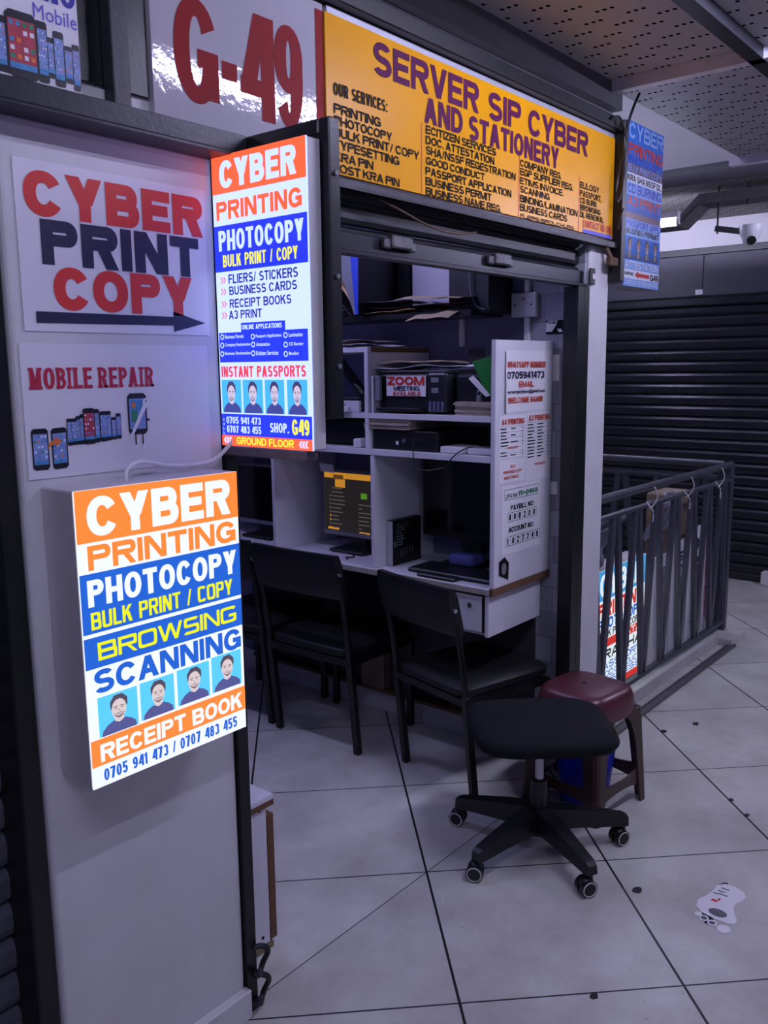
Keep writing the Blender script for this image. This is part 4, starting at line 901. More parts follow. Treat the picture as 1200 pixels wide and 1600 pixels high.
t = thing('rubber_stamp', 'small grey stamp with ring on the worn paper stack', 'stamp', (2.69, 1.775, 1.492))
mb = MB(); mb.cyl((2.69, 1.775, 1.492), (2.69, 1.775, 1.512), .010, 12); build('base', mb, GPLAST, t)
mb = MB(); mb.tube([(2.69, 1.775 + .009 * math.cos(a), 1.521 + .009 * math.sin(a)) for a in [2 * PI * i / 12 for i in range(13)]], .002, smooth=0); build('ring', mb, CHROME, t)
mb = MB(); mb.poly([(2.68, 1.800, 1.635), (2.68, 1.71, 1.655), (2.68, 1.71, 1.52), (2.68, 1.74, 1.525)], (.004, 0, 0)); tag(build('folder', mb, GREENF), 'green folder sticking out behind the end panel', 'folder')
mb = MB(); mb.poly([(2.672, 1.81, 1.575), (2.672, 1.79, 1.585), (2.672, 1.715, 1.515), (2.672, 1.735, 1.51)], (.004, 0, 0)); tag(build('paper', mb, PAPER), 'white sheet sticking out with the green folder', 'paper')
mb = MB(); mb.box(2.67, 2.262, 1.441, 2.86, 2.272, 1.585, .001); tag(build('binder', mb, LAMI), 'white file standing on edge left of the printer', 'file')
mb = MB(); mb.box(2.675, 2.232, 1.49, 2.69, 2.256, 1.585, .001); tag(build('adapter', mb, GPLAST), 'grey strip box at the left side of the printer', 'box')
# upper left box of the desk
papers('paper', crumpled(2.655, 2.93, 2.31, 2.52, 1.703, .012, 31), PAPER, 'crumpled white sheet on the highest desk shelf', 'paper')
papers('envelope', crumpled(2.68, 2.95, 2.36, 2.62, 1.722, .010, 32), PAPERG, 'worn envelope lying over the crumpled sheet on highest desk shelf', 'envelope')
t = thing('stapler', 'black long arm stapler standing in the upper left desk box', 'stapler', (2.80, 2.5, 1.441))
mb = MB(); mb.bar((2.78, 2.40, 1.50), (2.78, 2.545, 1.655), .03, .045, up=(1, 0, 0), bev=.008); build('arm', mb, BPLAST, t)
mb = MB(); mb.box(2.70, 2.36, 1.441, 2.86, 2.60, 1.50, .006); build('base', mb, BPLAST, t)
mb = MB(); mb.poly([(2.662, 2.50, 1.441), (2.662, 2.33, 1.441), (2.662, 2.33, 1.487), (2.662, 2.455, 1.487), (2.662, 2.50, 1.512)], (.012, 0, 0)); tag(build('tray', mb, LAMI), 'pale tray edge in the upper left desk box', 'tray')
t = thing('power_adapter', 'white plug adapter on the edge of the upper left desk box', 'adapter', (2.655, 2.40, 1.441))
mb = MB(); mb.box(2.645, 2.375, 1.441, 2.661, 2.425, 1.463, .003); build('body', mb, WPLAST, t)
mb = MB(); mb.box(2.65, 2.418, 1.463, 2.654, 2.425, 1.482); mb.box(2.65, 2.395, 1.463, 2.654, 2.402, 1.475); build('prong', mb, LAMIE, t)
# lower shelf row
t = thing('desktop_computer', 'black desktop computer lying flat in the long low shelf', 'computer', (2.85, 2.12, 1.296))
mb = MB(); mb.box(2.68, 1.955, 1.297, 3.03, 2.275, 1.374, .004); build('case', mb, BPLAST, t)
mb = MB(); mb.cyl((2.680, 2.115, 1.335), (2.676, 2.115, 1.335), .008, 16); build('power_button', mb, CHROME, t)
mb = MB(); mb.box(2.6775, 2.143, 1.318, 2.68, 2.155, 1.332); build('tag', mb, PAPER, t)
mb = MB(); mb.box(2.6775, 2.01, 1.328, 2.68, 2.075, 1.342, .001); build('port_panel', mb, BPLAST, t)
mb = MB(); mb.box(2.675, 1.84, 1.297, 2.80, 1.94, 1.322, .005, 2); tag(build('router', mb, WPLAST), 'white power brick in front of the black computer', 'adapter')
mb = MB(); mb.box(2.69, 1.71, 1.297, 2.78, 1.825, 1.320, .005, 2); tag(build('router', mb, WPLAST), 'white power strip by the end panel in the low shelf', 'adapter')
mb = MB(); mb.tube([(2.655, 2.05, 1.335), (2.652, 2.05, 1.29), (2.655, 2.045, 1.24), (2.66, 2.01, 1.228), (2.67, 1.96, 1.232), (2.68, 1.92, 1.243)], .0022); tag(build('cable', mb, BPLAST, smooth=True), 'thin black cable looping down below the low shelf', 'cable')
mb = MB(); mb.tube([(2.67, 1.73, 1.33), (2.664, 1.80, 1.325), (2.652, 1.84, 1.305), (2.65, 1.87, 1.28), (2.66, 1.89, 1.262)], .0025); tag(build('cable', mb, BPLAST, smooth=True), 'black cable lying over the shelf edge by the white power strip', 'cable')
mb = MB(); mb.box(2.665, 2.33, 1.297, 2.72, 2.37, 1.333, .004); tag(build('plug', mb, WPLAST), 'white plug in the low shelf left of the black computer', 'plug')
mb = MB(); mb.box(2.75, 2.36, 1.297, 3.0, 2.80, 1.40, .006); tag(build('machine', mb, BPLAST), 'black machine in the dark low shelf behind the white plug', 'machine')

# monitors
def monitor(yc, label, z0, z1, w, x, frame, screen=None, stand=True, rot=0.0):
    t = thing('monitor', label, 'monitor', (x, yc, .808))
    mb = MB(); b = .014 if frame is GPLAST else .018
    mb.box(x, yc - w / 2, z0, x + .035, yc + w / 2, z1, .004); build('casing', mb, frame, t)
    mb = MB(); mb.box(x - .0015, yc - w / 2 + b, z0 + b * 1.6, x + .0005, yc + w / 2 - b, z1 - b); sc = build('screen', mb, screen or SCREEN, t)
    mb = MB(); mb.box(x + .02, yc - .05, .82, x + .05, yc + .05, z0 + .05, .004); mb.box(x - .06, yc - .10, .8085, x + .10, yc + .10, .823, .005); build('stand', mb, BPLAST, t)
    return t, sc
m2, sc2 = monitor(2.545, 'grey framed monitor showing a dark page with orange bars', .872, 1.172, .375, 2.86, GPLAST, emat('screen_dark', (34, 30, 30), .9))
ps = faceplane(2.8585)
SO = emat('screen_orange', (206, 140, 44), .8); SW = emat('screen_pale', (104, 98, 92), .7); SB = emat('screen_brown', (96, 64, 30), .7); SG = emat('screen_green', (90, 150, 40), .7)
mb = MB(); mb.mi = 0; rect(mb, ps, -2.718, -2.372, 1.132, 1.158, .0004); rect(mb, ps, -2.700, -2.632, .898, .908, .0004); rect(mb, ps, -2.51, -2.45, .895, .902, .0004); rect(mb, ps, -2.652, -2.592, 1.092, 1.130, .0006)
mb.mi = 2; rect(mb, ps, -2.662, -2.602, 1.128, 1.148, .0008)
mb.mi = 1
rnd = random.Random(5)
for i in range(11):
    z = 1.085 - .018 * i
    rect(mb, ps, -2.672, -2.672 + .03 + .05 * rnd.random(), z, z + .004, .0004)
    if i > 1: mb.mi = 0 if i in (7, 8, 10) else 1; mb.poly([ps.p(*q, .0004) for q in ell(-2.683, z + .002, .005, .005, 8)]); mb.mi = 1
    if i > 2: rect(mb, ps, -2.515, -2.515 + .02 + .09 * rnd.random(), z - .01, z - .006, .0004)
mb.mi = 3; rect(mb, ps, -2.500, -2.465, 1.05, 1.075, .0004)
build('page_elements', mb, [SO, SW, SB, SG], sc2, fixn=False)
mb = MB(); mb.poly([(2.855, 2.745, 1.195), (2.855, 2.66, 1.19), (2.855, 2.655, 1.155), (2.855, 2.735, 1.158)], (.002, 0, 0)); tag(build('note', mb, PAPER), 'pale note stuck to the corner of the orange page monitor', 'note')
monitor(3.13, 'grey framed switched off monitor in the far left cubicle', .868, 1.165, .375, 2.86, GPLAST)
monitor(1.985, 'large black switched off monitor in the cubicle beside the end panel', .915, 1.262, .46, 2.93, BPLAST)
mb = MB(); mb.box(2.70, 1.72, .809, 2.86, 2.12, .826, .005); tag(build('keyboard', mb, BPLAST), 'black keyboard on desk before the large black monitor', 'keyboard')
mb = MB(); mb.box(2.655, 1.86, .809, 2.735, 2.04, .822, .004); tag(build('mouse_pad', mb, BPLAST), 'black flat pad at the front edge of the desk', 'pad')
t = thing('product_box', 'black product box with pale spine standing against the divider', 'box', (2.84, 2.235, .809))
mb = MB(); mb.box(2.735, 2.22, .809, 2.925, 2.254, .997, .002); build('carton', mb, BPLAST, t)
mb = MB(); mb.box(2.733, 2.222, .811, 2.7345, 2.2535, .995); build('spine', mb, mat('pale_card', (186, 184, 190), .5), t)
pb = Plane((0, 2.22, 0), (1, 0, 0), (0, 0, 1)); mb = MB()
for r in range(8): rect(mb, pb, 2.755, 2.79 + .01 * (r % 3), .975 - .012 * r, .979 - .012 * r)
for c_, (x, z, h) in enumerate(((2.80, .955, .03), (2.815, .958, .03), (2.83, .96, .03), (2.79, .90, .035), (2.785, .84, .03), (2.802, .842, .03), (2.82, .845, .03), (2.84, .848, .03), (2.86, .85, .03))): rect(mb, pb, x, x + .004, z, z + h)
rect(mb, pb, 2.74, 2.752, .885, .91); build('printed_text', mb, GPLAST, t, fixn=False)
mb = MB(); mb.box(2.84, 1.90, .8265, 2.93, 2.02, .87, .012, 2); tag(build('adapter', mb, mat('blue_grey_plastic', (86, 90, 150), .3)), 'blue grey box in the dark cubicle under the large monitor', 'box')
mb = MB(); mb.tube([(2.70, 2.44, .815), (2.71, 2.46, .82), (2.73, 2.47, .815), (2.76, 2.46, .812), (2.80, 2.50, .812)], .003); tag(build('cable', mb, BPLAST, smooth=True), 'short black cable on the desk under the orange page monitor', 'cable')
mb = MB(); mb.box(3.0, 2.50, .13, 3.05, 2.64, .36, .003); tag(build('cardboard_box', mb, CARD), 'brown cardboard box under the desk against the wall', 'box')
mb = MB(); mb.box(3.0, 2.36, .113, 3.05, 3.4, .128); mb.box(3.0, 1.9, .113, 3.05, 2.36, .128); struct('trim_10', mb, CHIP)
# dark sheet over the lower wall; shade under the desk is in its colour
mb = MB(); mb.box(3.052, 1.74, .128, 3.0695, 3.45, .78); struct('wall_right_lower', mb, mat('under_desk_shade', (58, 56, 60), .7))

# ------------------------------------------------------------------ low cabinet behind the left shutter guide
t = thing('low_cabinet', 'low white cabinet with brown chipboard edges behind the left shutter guide', 'cabinet', (1.42, 1.80, 0))
mb = MB(); mb.box(1.30, 1.69, .02, 1.515, 2.05, .43, .001); build('body', mb, LAMI, t)
mb = MB(); mb.box(1.29, 1.68, .447, 1.535, 2.06, .462, .001); tp = build('top', mb, LAMI, t)
mb = MB(); mb.box(1.29, 1.679, .431, 1.5352, 2.06, .4468, .001); build('top_edge', mb, CHIP, tp)
mb = MB(); mb.box(1.516, 1.688, .025, 1.540, 2.05, .40, .001); build('side_strip', mb, CHIP, t)
mb = MB(); mb.box(1.30, 1.686, .002, 1.525, 2.05, .019, .001); build('plinth', mb, mat('old_edge', (120, 110, 80), .7, var=.2), t)
mb = MB()
for x, z in ((1.49, .425), (1.455, .22), (1.487, .045)): mb.cyl((x, 1.690, z), (x, 1.6885, z), .005, 8)
build('screw_hole', mb, BLACKI, t)

# ------------------------------------------------------------------ visitor chairs (facing the desk)
def make_chair(label):
    t = thing('visitor_chair', label, 'chair', (0, 0, 0), 'visitor chairs at the cubicle desk')
    hw = .232
    for s in (-1, 1):
        mb = MB(); mb.bar((-.19, s * hw, 0), (-.235, s * hw, .44), .029, .029, up=(1, 0, 0), bev=.003); build('leg', mb, BLACKP, t)
        mb = MB(); mb.bar((.19, s * hw * .97, 0), (.195, s * hw * .97, .42), .029, .029, up=(1, 0, 0), bev=.003); build('leg', mb, BLACKP, t)
        mb = MB(); mb.tube([(-.235, s * hw, .43), (-.25, s * hw, .55), (-.275, s * hw, .71), (-.308, s * hw * .98, .865)], .013, 10); po = build('back_post', mb, BLACKP, t, smooth=True)
        mb = MB(); mb.cyl((-.300, s * (hw + .005), .80), (-.300, s * (hw + .020), .80), .008, 12); build('bolt', mb, CHROME, po)
    mb = MB(); mb.bar((-.235, -hw, .415), (-.235, hw, .415), .022, .03); mb.bar((.19, -hw, .405), (.19, hw, .405), .022, .025)
    for s in (-1, 1): mb.bar((-.235, s * hw, .415), (.195, s * hw, .41), .022, .03)
    build('seat_frame', mb, BLACKP, t)
    def rr(cx, cy, hx, hy, r, z, n=5):
        pts = []
        for (sx, sy, a0) in ((1, 1, 0), (-1, 1, PI / 2), (-1, -1, PI), (1, -1, 1.5 * PI)):
            for i in range(n): a = a0 + PI / 2 * i / (n - 1); pts.append((cx + sx * (hx - r) + r * math.cos(a), cy + sy * (hy - r) + r * math.sin(a), z))
        return pts
    mb = MB(); mb.loft([rr(-.01, 0, .215, .215, .05, .425), rr(-.01, 0, .235, .232, .06, .437), rr(-.01, 0, .235, .232, .06, .462), rr(-.01, 0, .215, .215, .06, .478), rr(-.01, 0, .12, .12, .05, .484)]); build('seat', mb, VINYL, t, smooth=True)
    def bp(u, v, d):
        zz = .690 + .190 * v; x = -.262 - .045 * (zz - .67) / .2 - .012 * math.cos((u - .5) * PI) + .0
        return (x + d, (u - .5) * .50, zz)
    mb = MB(); nu, nv = 12, 8
    R = []
    for j in range(nv + 1):
        v = j / nv; e = min(1, math.sin(PI * min(max(v, .02), .98)) * 2.2); th = .010 + .012 * e
        ring = [bp(.02 + .96 * i / nu, v, th) for i in range(nu + 1)] + [bp(.02 + .96 * i / nu, v, -th) for i in range(nu, -1, -1)]
        R.append(ring)
    mb.loft(R); build('backrest', mb, VINYL, t, smooth=True)
    return t
ch = make_chair('black vinyl visitor chair nearest the corridor, its back turned to camera')
ch.scale = (1, .90, .95); ch.location = (2.820, 1.872, 0); ch.rotation_euler = (0, 0, math.radians(-14))
dup(ch, (2.80, 2.56, 0), math.radians(1), 'black vinyl visitor chair in front of the orange page monitor').scale = (1, 1, 1)
dup(ch, (2.80, 3.10, 0), math.radians(3), 'black vinyl visitor chair deepest in the shop, mostly behind the lower lit sign').scale = (1, 1, 1)

# ------------------------------------------------------------------ office swivel chair without back
t = thing('office_chair', 'black swivel chair seat without backrest on five castors in the corridor', 'chair', (0, 0, 0))
def superell(hx, hy, z, n=56, p=4.2, skew=0.0, cx=0.0):
    pts = []
    for i in range(n):
        a = 2 * PI * i / n; c, s = math.cos(a), math.sin(a)
        x = hx * math.copysign(abs(c) ** (2 / p), c); y = hy * math.copysign(abs(s) ** (2 / p), s)
        pts.append((cx + x, y * (1 + skew * x), z))
    return pts
mb = MB(); mb.loft([superell(.18, .20, .402), superell(.202, .226, .412), superell(.210, .236, .432), superell(.203, .228, .452), superell(.175, .195, .462), superell(.10, .11, .463)]); seat = build('seat', mb, FABRIC, t, smooth=True, ang=60)
mb = MB(); mb.box(-.10, -.07, .376, .10, .07, .4025, .01, 2); build('mechanism', mb, BPLAST, t)
mb = MB(); mb.cyl((0, 0, .24), (0, 0, .378), .0145, 20); build('gas_piston', mb, mat('pale_metal', (190, 190, 196), .35, .5), t, smooth=True)
mb = MB(); mb.lathe([(.030, .09), (.030, .20), (.026, .245), (.018, .25)], seg=24); build('column_cover', mb, BPLAST, t, smooth=True)
mb = MB(); mb.lathe([(.02, .055), (.045, .06), (.05, .085), (.048, .125), (.03, .14)], seg=24); build('hub', mb, BPLAST, t, smooth=True)
CR = .292; ROT0 = math.radians(98)
WHITER = mat('castor_ring', (196, 194, 190), .4, var=.05)
for k_ in range(5):
    a = ROT0 + 2 * PI * k_ / 5; ca, sa = math.cos(a), math.sin(a); R_ = Matrix.Rotation(a, 3, 'Z')
    def loc3(x, y, z): return R_ @ Vector((x, y, z))
    mb = MB(); rings = []
    for x, w, zc, h in ((.03, .036, .118, .040), (.12, .031, .112, .034), (.22, .026, .100, .026), (CR, .022, .090, .021), (CR + .016, .018, .086, .017)):
        rings.append([loc3(x, -w, zc - h), loc3(x, w, zc - h), loc3(x, w * .8, zc + h * .8), loc3(x, -w * .8, zc + h * .8)])
    mb.loft(rings); build('base_arm', mb, BPLAST, t)
    mb = MB(); dx_, dy_ = ((-1.09, -.24), (-.98, -.45), (-.55, -.90), (-.45, -1.02), (-.8, -.6))[k_]; sw = math.atan2(-dx_, dy_); c0 = Vector((CR * ca, CR * sa, 0)); off = Vector((math.cos(sw), math.sin(sw), 0)) * .012; ax = Vector((-math.sin(sw), math.cos(sw), 0))
    wc = c0 + off + Vector((0, 0, .027))
    for s_ in (-1, 1): mb.cyl(wc + ax * s_ * .006, wc + ax * s_ * .024, .027, 24)
    mb.cyl(c0 + Vector((0, 0, .045)), c0 + Vector((0, 0, .085)), .011, 12); 
    mb.sph(wc + Vector((0, 0, .014)), .024, (1, 1, .85), 14)
    ca_ = build('castor', mb, BPLAST, t, smooth=True)
    for s_ in (-1, 1):
        mb = MB(); ctr = wc + ax * s_ * .0245; e1 = Vector((math.cos(sw), math.sin(sw), 0)); e2 = Vector((0, 0, 1)); n_ = 28
        mb.tube([ctr + .0225 * (math.cos(2 * PI * i / n_) * e1 + math.sin(2 * PI * i / n_) * e2) for i in range(n_ + 1)], .0022, 6, smooth=0); build('wheel_ring', mb, WHITER, ca_, smooth=True)
t.location = (2.45, 1.365, 0); t.rotation_euler = (0, 0, 0)
seat.rotation_euler = (0, 0, math.radians(42))

# ------------------------------------------------------------------ plastic stool with bucket below
t = thing('plastic_stool', 'maroon and brown moulded plastic stool behind the swivel chair', 'stool', (0, 0, 0))
def sq(h, z, p=4.0, n=40): return superell(h, h, z, n, p)
mb = MB(); mb.loft([sq(.150, .352), sq(.152, .36), sq(.149, .40), sq(.142, .43), sq(.132, .445), sq(.112, .4525), sq(.06, .4525)], cap=True); build('seat_top', mb, MAROON, t, smooth=True, ang=60)
mb = MB(); mb.cyl((0, .01, .4523), (0, .01, .4535), .007, 12); build('finger_hole', mb, BLACKI, t)
for sx in (-1, 1):
    for sy in (-1, 1):
        mb = MB()
        def lg(z, o, w):
            x0 = sx * o; y0 = sy * o; th = .010
            return [(x0, y0 - sy * w, z), (x0, y0 - sy * .02, z), (x0 - sx * .006, y0 - sy * .006, z), (x0 - sx * .02, y0, z), (x0 - sx * w, y0, z), (x0 - sx * w, y0 - sy * th, z), (x0 - sx * .022, y0 - sy * .014, z), (x0 - sx * .014, y0 - sy * .022, z), (x0 - sx * th, y0 - sy * w, z)]
        mb.loft([lg(0, .170, .046), lg(.02, .169, .048), lg(.12, .164, .054), lg(.25, .157, .062), lg(.33, .153, .090), lg(.365, .1495, .12)]); build('leg', mb, BROWNPL, t)
for (ax_, s_) in (('x', 1), ('x', -1), ('y', 1), ('y', -1)):
    mb = MB(); R = []
    for i in range(13):
        q = -1 + 2 * i / 12; zc = .10 - .03 * (1 - q * q) * 0 ; half = .018 + .022 * q * q; o = .158; p = q * .148
        pr = [(o, zc - half), (o, zc + half), (o - .008, zc + half), (o - .008, zc - half)]
        R.append([(s_ * a_, p, z_) if ax_ == 'x' else (p, s_ * a_, z_) for a_, z_ in pr])
    mb.loft(R); build('stretcher', mb, BROWNPL, t)
mb = MB(); pg = Plane((0, -.1525, 0), (1, 0, 0), (0, 0, 1))
mb.poly([(-.150, .06, .375), (-.151, .085, .372), (-.150, .070, .392)], (-.003, 0, 0)); mb.poly([(-.150, .04, .372), (-.151, .052, .370), (-.150, .047, .386)], (-.003, 0, 0)); build('moulded_emblem', mb, PAPERG, t)
t.location = (2.862, 1.405, 0); t.rotation_euler = (0, 0, math.radians(-7))
t = thing('bucket', 'blue plastic bucket standing under the maroon stool', 'bucket', (2.862, 1.405, 0))
mb = MB(); c = (2.862, 1.405, 0); mb.lathe([(.085, .0), (.09, .005), (.115, .225), (.124, .228), (.124, .238), (.112, .238), (.087, .012)], c, 32); build('pail', mb, BLUEPL, t, smooth=True)
mb = MB(); mb.tube([(2.862 + .122 * math.cos(a), 1.405 + .122 * math.sin(a), .232) for a in [2 * PI * i / 32 for i in range(33)]], .006, smooth=0); build('rim', mb, BLUEPL, t, smooth=True)
mb = MB(); mb.sheet(lambda a, b: (2.93 + .07 * a + .01 * math.sin(9 * b), 1.36 + .08 * b - .03 * a, .242 + .05 * math.sin(PI * b) - .04 * a * a + .03 * b), 6, 6, th=.004); tag(build('cleaning_cloth', mb, LIME, smooth=True), 'lime green cloth hanging in the blue bucket', 'cloth')

# ------------------------------------------------------------------ kerb and railing
mb = MB(); mb.box(3.26, 1.640, 0, 5.20, 1.70, .062, .003); struct('trim_11', mb, mat('kerb_tile', (190, 188, 184), .4, var=.15, scale=6))
mb = MB(); mb.box(3.255, 1.545, 0, 5.05, 1.575, .016, .002); mb.box(3.255, 1.582, 0, 5.05, 1.592, .012, .001); struct('trim_12', mb, mat('metal_strip', (104, 102, 104), .5, .4, var=.2, scale=30))
mb = MB(); mb.box(5.02, 1.56, 0, 5.26, 1.72, .045, .003); struct('trim_13', mb, MATS['kerb_tile'])
def railing(name, label, p0, p1, napex, loc):
    t = thing(name, label, 'railing', loc)
    p0 = Vector(p0); p1 = Vector(p1); d = (p1 - p0); L_ = d.length; d.normalize(); nrm = Vector((d.y, -d.x, 0))
    at = lambda s, z: p0 + d * s + Vector((0, 0, z))
    mb = MB(); mb.cyl(at(0, 1.045), at(L_, 1.045), .019, 18); build('handrail', mb, RAIL, t, smooth=True)
    mb = MB(); mb.bar(at(0, .958), at(L_, .958), .03, .018, bev=.002); build('upper_rail', mb, RAIL, t)
    mb = MB(); mb.bar(at(0, .115), at(L_, .115), .03, .022, bev=.002); build('lower_rail', mb, RAIL, t)
    for s in (0.01, L_ - .012):
        mb = MB(); mb.bar(at(s, .0), at(s, 1.05), .045, .035, up=tuple(nrm), bev=.003); build('post', mb, RAIL, t)
    sp = L_ / napex
    for k_ in range(napex):
        c = sp * (k_ + .5)
        for s in (-1, 1):
            mb = MB(); a = at(c + s * .022, .95); b = at(min(max(c + s * sp * .47, .02), L_ - .03), .122); mb.bar(a, b, .022, .036, up=tuple(d), bev=.0015); build('slanted_bar', mb, RAIL, t)
    return t
railing('railing', 'dark grey steel railing with slanted bars beside the narrow white pillar', (3.27, 1.66, 0), (5.15, 1.66, 0), 8, (4.2, 1.66, 0))
railing('railing', 'short dark grey railing crossing behind, in front of the far shutter', (5.15, 1.70, 0), (5.15, 4.2, 0), 10, (5.15, 2.9, 0))

# things behind the railing
t = thing('lit_sign_box', 'lit box sign standing on the floor behind the railing', 'sign', (4.0, 1.80, 0))
sx0, sx1, sz0, sz1, sy = 3.70, 4.25, .04, .66, 1.775
mb = MB(); mb.box(sx0, sy + .003, sz0, sx1, sy + .11, sz1, .003); build('housing', mb, MATS['sign_housing'], t)
mb = MB(); mb.box(sx0 + .03, sy + .02, .001, sx0 + .07, sy + .09, .041); mb.box(sx1 - .07, sy + .02, .001, sx1 - .03, sy + .09, .041); build('foot', mb, BPLAST, t)
ql = Plane((sx0, sy, sz0), (sx1 - sx0, 0, 0), (0, 0, sz1 - sz0)); k = .9
GW = emat('lit3_white', (232, 244, 250), k); GB = emat('lit3_sky', (70, 150, 210), k); GR = emat('lit3_red', (206, 50, 40), k); GD = emat('lit3_blue', (36, 96, 190), k); GK = emat('lit3_black', (40, 40, 44), k)
mb = MB(); mb.mi = 0; mb.box(sx0, sy, sz0, sx1, sy + .003, sz1); mb.mi = 1; rect(mb, ql, 0, 1, .76, 1, .0006); mb.mi = 2; rect(mb, ql, 0, .95, .37, .44, .0006); rect(mb, ql, 0, .95, .0, .055, .0006); build('sign_face', mb, [GW, GB, GR], t, fixn=False)
for body, u0, u1, v0, v1, m, bo in (('CYBER', .05, .93, .79, .97, GW, .04), ('PRINTING', .03, .95, .62, .74, GR, .045), ('PHOTOCOPY', .03, .95, .52, .61, GD, .04), ('BULK PRINT/COPY', .03, .95, .45, .51, GK, .03), ('DATA', .5, .93, .38, .43, GW, .04), ('KRA, SHA', .03, .95, .27, .35, GK, .04), ('PASSPORT', .03, .95, .19, .25, GD, .02), ('GOOD CONDUCT', .03, .95, .125, .175, GD, .02), ('BUSINESS', .03, .95, .065, .115, GD, .03)):
    letter('lettering', ql, body, u0, u1, v0, v1, m, t, bold=bo)
for x0, x1, z1, body, m, lab in ((4.32, 4.53, .62, '100MLS@ 2000 KSH', NAVY, 'white sideways lettered board right beside the lit sign behind railing'), (4.56, 4.77, .66, 'MLS @ 500 KSH', NAVY, 'white board with sideways price in the middle behind railing'), (4.80, 5.02, .70, '@ 100 KSH', NAVY, 'narrow white board with short sideways price left of red lettered board'), (5.05, 5.125, .74, 'OIL SHOP', RED, 'white board with red sideways letters next to railing corner post')):
    t = thing('lettered_board', lab, 'board', ((x0 + x1) / 2, 1.76, 0), None)
    mb = MB(); mb.box(x0, 1.755, 0, x1, 1.775, z1, .002); build('board', mb, PAPER, t)
    qb = Plane((0, 1.755, 0), (1, 0, 0), (0, 0, 1)); w = x1 - x0
    mb = MB(); put_text(mb, qb, body, x0 + w * .30, x0 + w * .72, .13, z1 - .06, bold=.035, rot=True); build('lettering', mb, m, t, fixn=False)
mb = MB(); mb.sheet(lambda a, b: (3.42 + .46 * a, 1.72 + .02 * math.sin(a * 9) * b, .885 + .055 * b + .008 * math.sin(a * 14)), 10, 3, th=.01); tag(build('banner', mb, FAB_W, smooth=True), 'rolled pale banner tied along the handrail by the pillar', 'banner')
for i, (x0, x1, z0, z1, lab) in enumerate(((3.45, 3.86, .69, .85, 'pale cloth hanging behind the railing over the lit sign'), (4.36, 4.58, .70, .90, 'white sack hanging behind the middle of the railing'), (4.60, 4.74, .72, .92, 'white sack hanging right of another sack behind railing'))):
    mb = MB(); mb.sheet(lambda a, b: (x0 + (x1 - x0) * a, 1.80 + .03 * math.sin(7 * a + 5 * b + i), z0 + (z1 - z0) * b + .012 * math.sin(8 * a)), 8, 8, th=.012); tag(build('sack', mb, FAB_W, smooth=True), lab, 'sack')
mb = MB(); mb.box(4.76, 1.80, 0, 5.02, 2.0, .90, .01); tag(build('carton', mb, CARD), 'brown carton behind the corner of the railing', 'carton')
for x in (3.95, 4.42, 4.88):
    mb = MB(); mb.tube([(x, 1.62, 1.05), (x + .03, 1.615, 1.00), (x + .02, 1.63, .96), (x, 1.64, .945), (x - .02, 1.63, .955), (x, 1.655, .975), (x + .03, 1.635, .93), (x + .02, 1.63, .88)], .0035); tag(build('rope_tie', mb, ROPE, smooth=True), {3.95: 'white rope tie on the railing nearest the pillar', 4.42: 'white rope tie at the middle of the railing', 4.88: 'white rope tie nearest the railing corner post'}[x], 'rope')
mb = MB(); mb.tube([(4.10 + .01 * i, 1.69 + .012 * math.sin(i * 2.1), .885 + .012 * math.cos(i * 1.7)) for i in range(13)], .006, 6); tag(build('rope_knot', mb, ORROPE, smooth=True), 'orange rope knot behind the railing bars', 'rope')

# ------------------------------------------------------------------ hanging blue sign at the pillar
t = thing('hanging_sign', 'unlit blue box sign with G49 and a red arrow hanging past the narrow pillar', 'sign', (3.44, 1.55, 1.92))
hx0, hx1, hz0, hz1, hy = 3.272, 3.612, 1.922, 2.528, 1.50
mb = MB(); mb.box(hx0, hy + .003, hz0, hx1, hy + .10, hz1, .002); build('housing', mb, mat('sign_case', (150, 148, 152), .5, .2, var=.1), t)
hp = Plane((hx0, hy, hz0), (hx1 - hx0, 0, 0), (0, 0, hz1 - hz0))
H1 = mat('vinyl_blue', (52, 104, 190), .22, var=.05); H2 = mat('vinyl_pale_blue', (128, 164, 222), .22, var=.04); H3 = mat('vinyl_brown', (112, 80, 96), .22, var=.04); H4 = mat('vinyl_white', (214, 216, 228), .2, var=.03); H5 = mat('vinyl_red', (178, 52, 48), .25, var=.03); H6 = mat('vinyl_deep_blue', (40, 60, 170), .25, var=0); H7 = mat('vinyl_black', (24, 24, 32), .25, var=0); H8 = mat('vinyl_skin', (130, 94, 84), .3, var=0)
mb = MB(); mb.box(hx0, hy, hz0, hx1, hy + .003, hz1)
for mi, a, b in ((1, .250, .303), (2, .305, .362), (3, .362, .44), (1, .543, .583), (3, .583, .69), (3, .835, .895), (2, .895, .952), (3, .952, 1.0)):
    mb.mi = mi; rect(mb, hp, 0, 1, 1 - b, 1 - a, .0005)
build('sign_face', mb, [H1, H3, H4, H2], t, fixn=False)
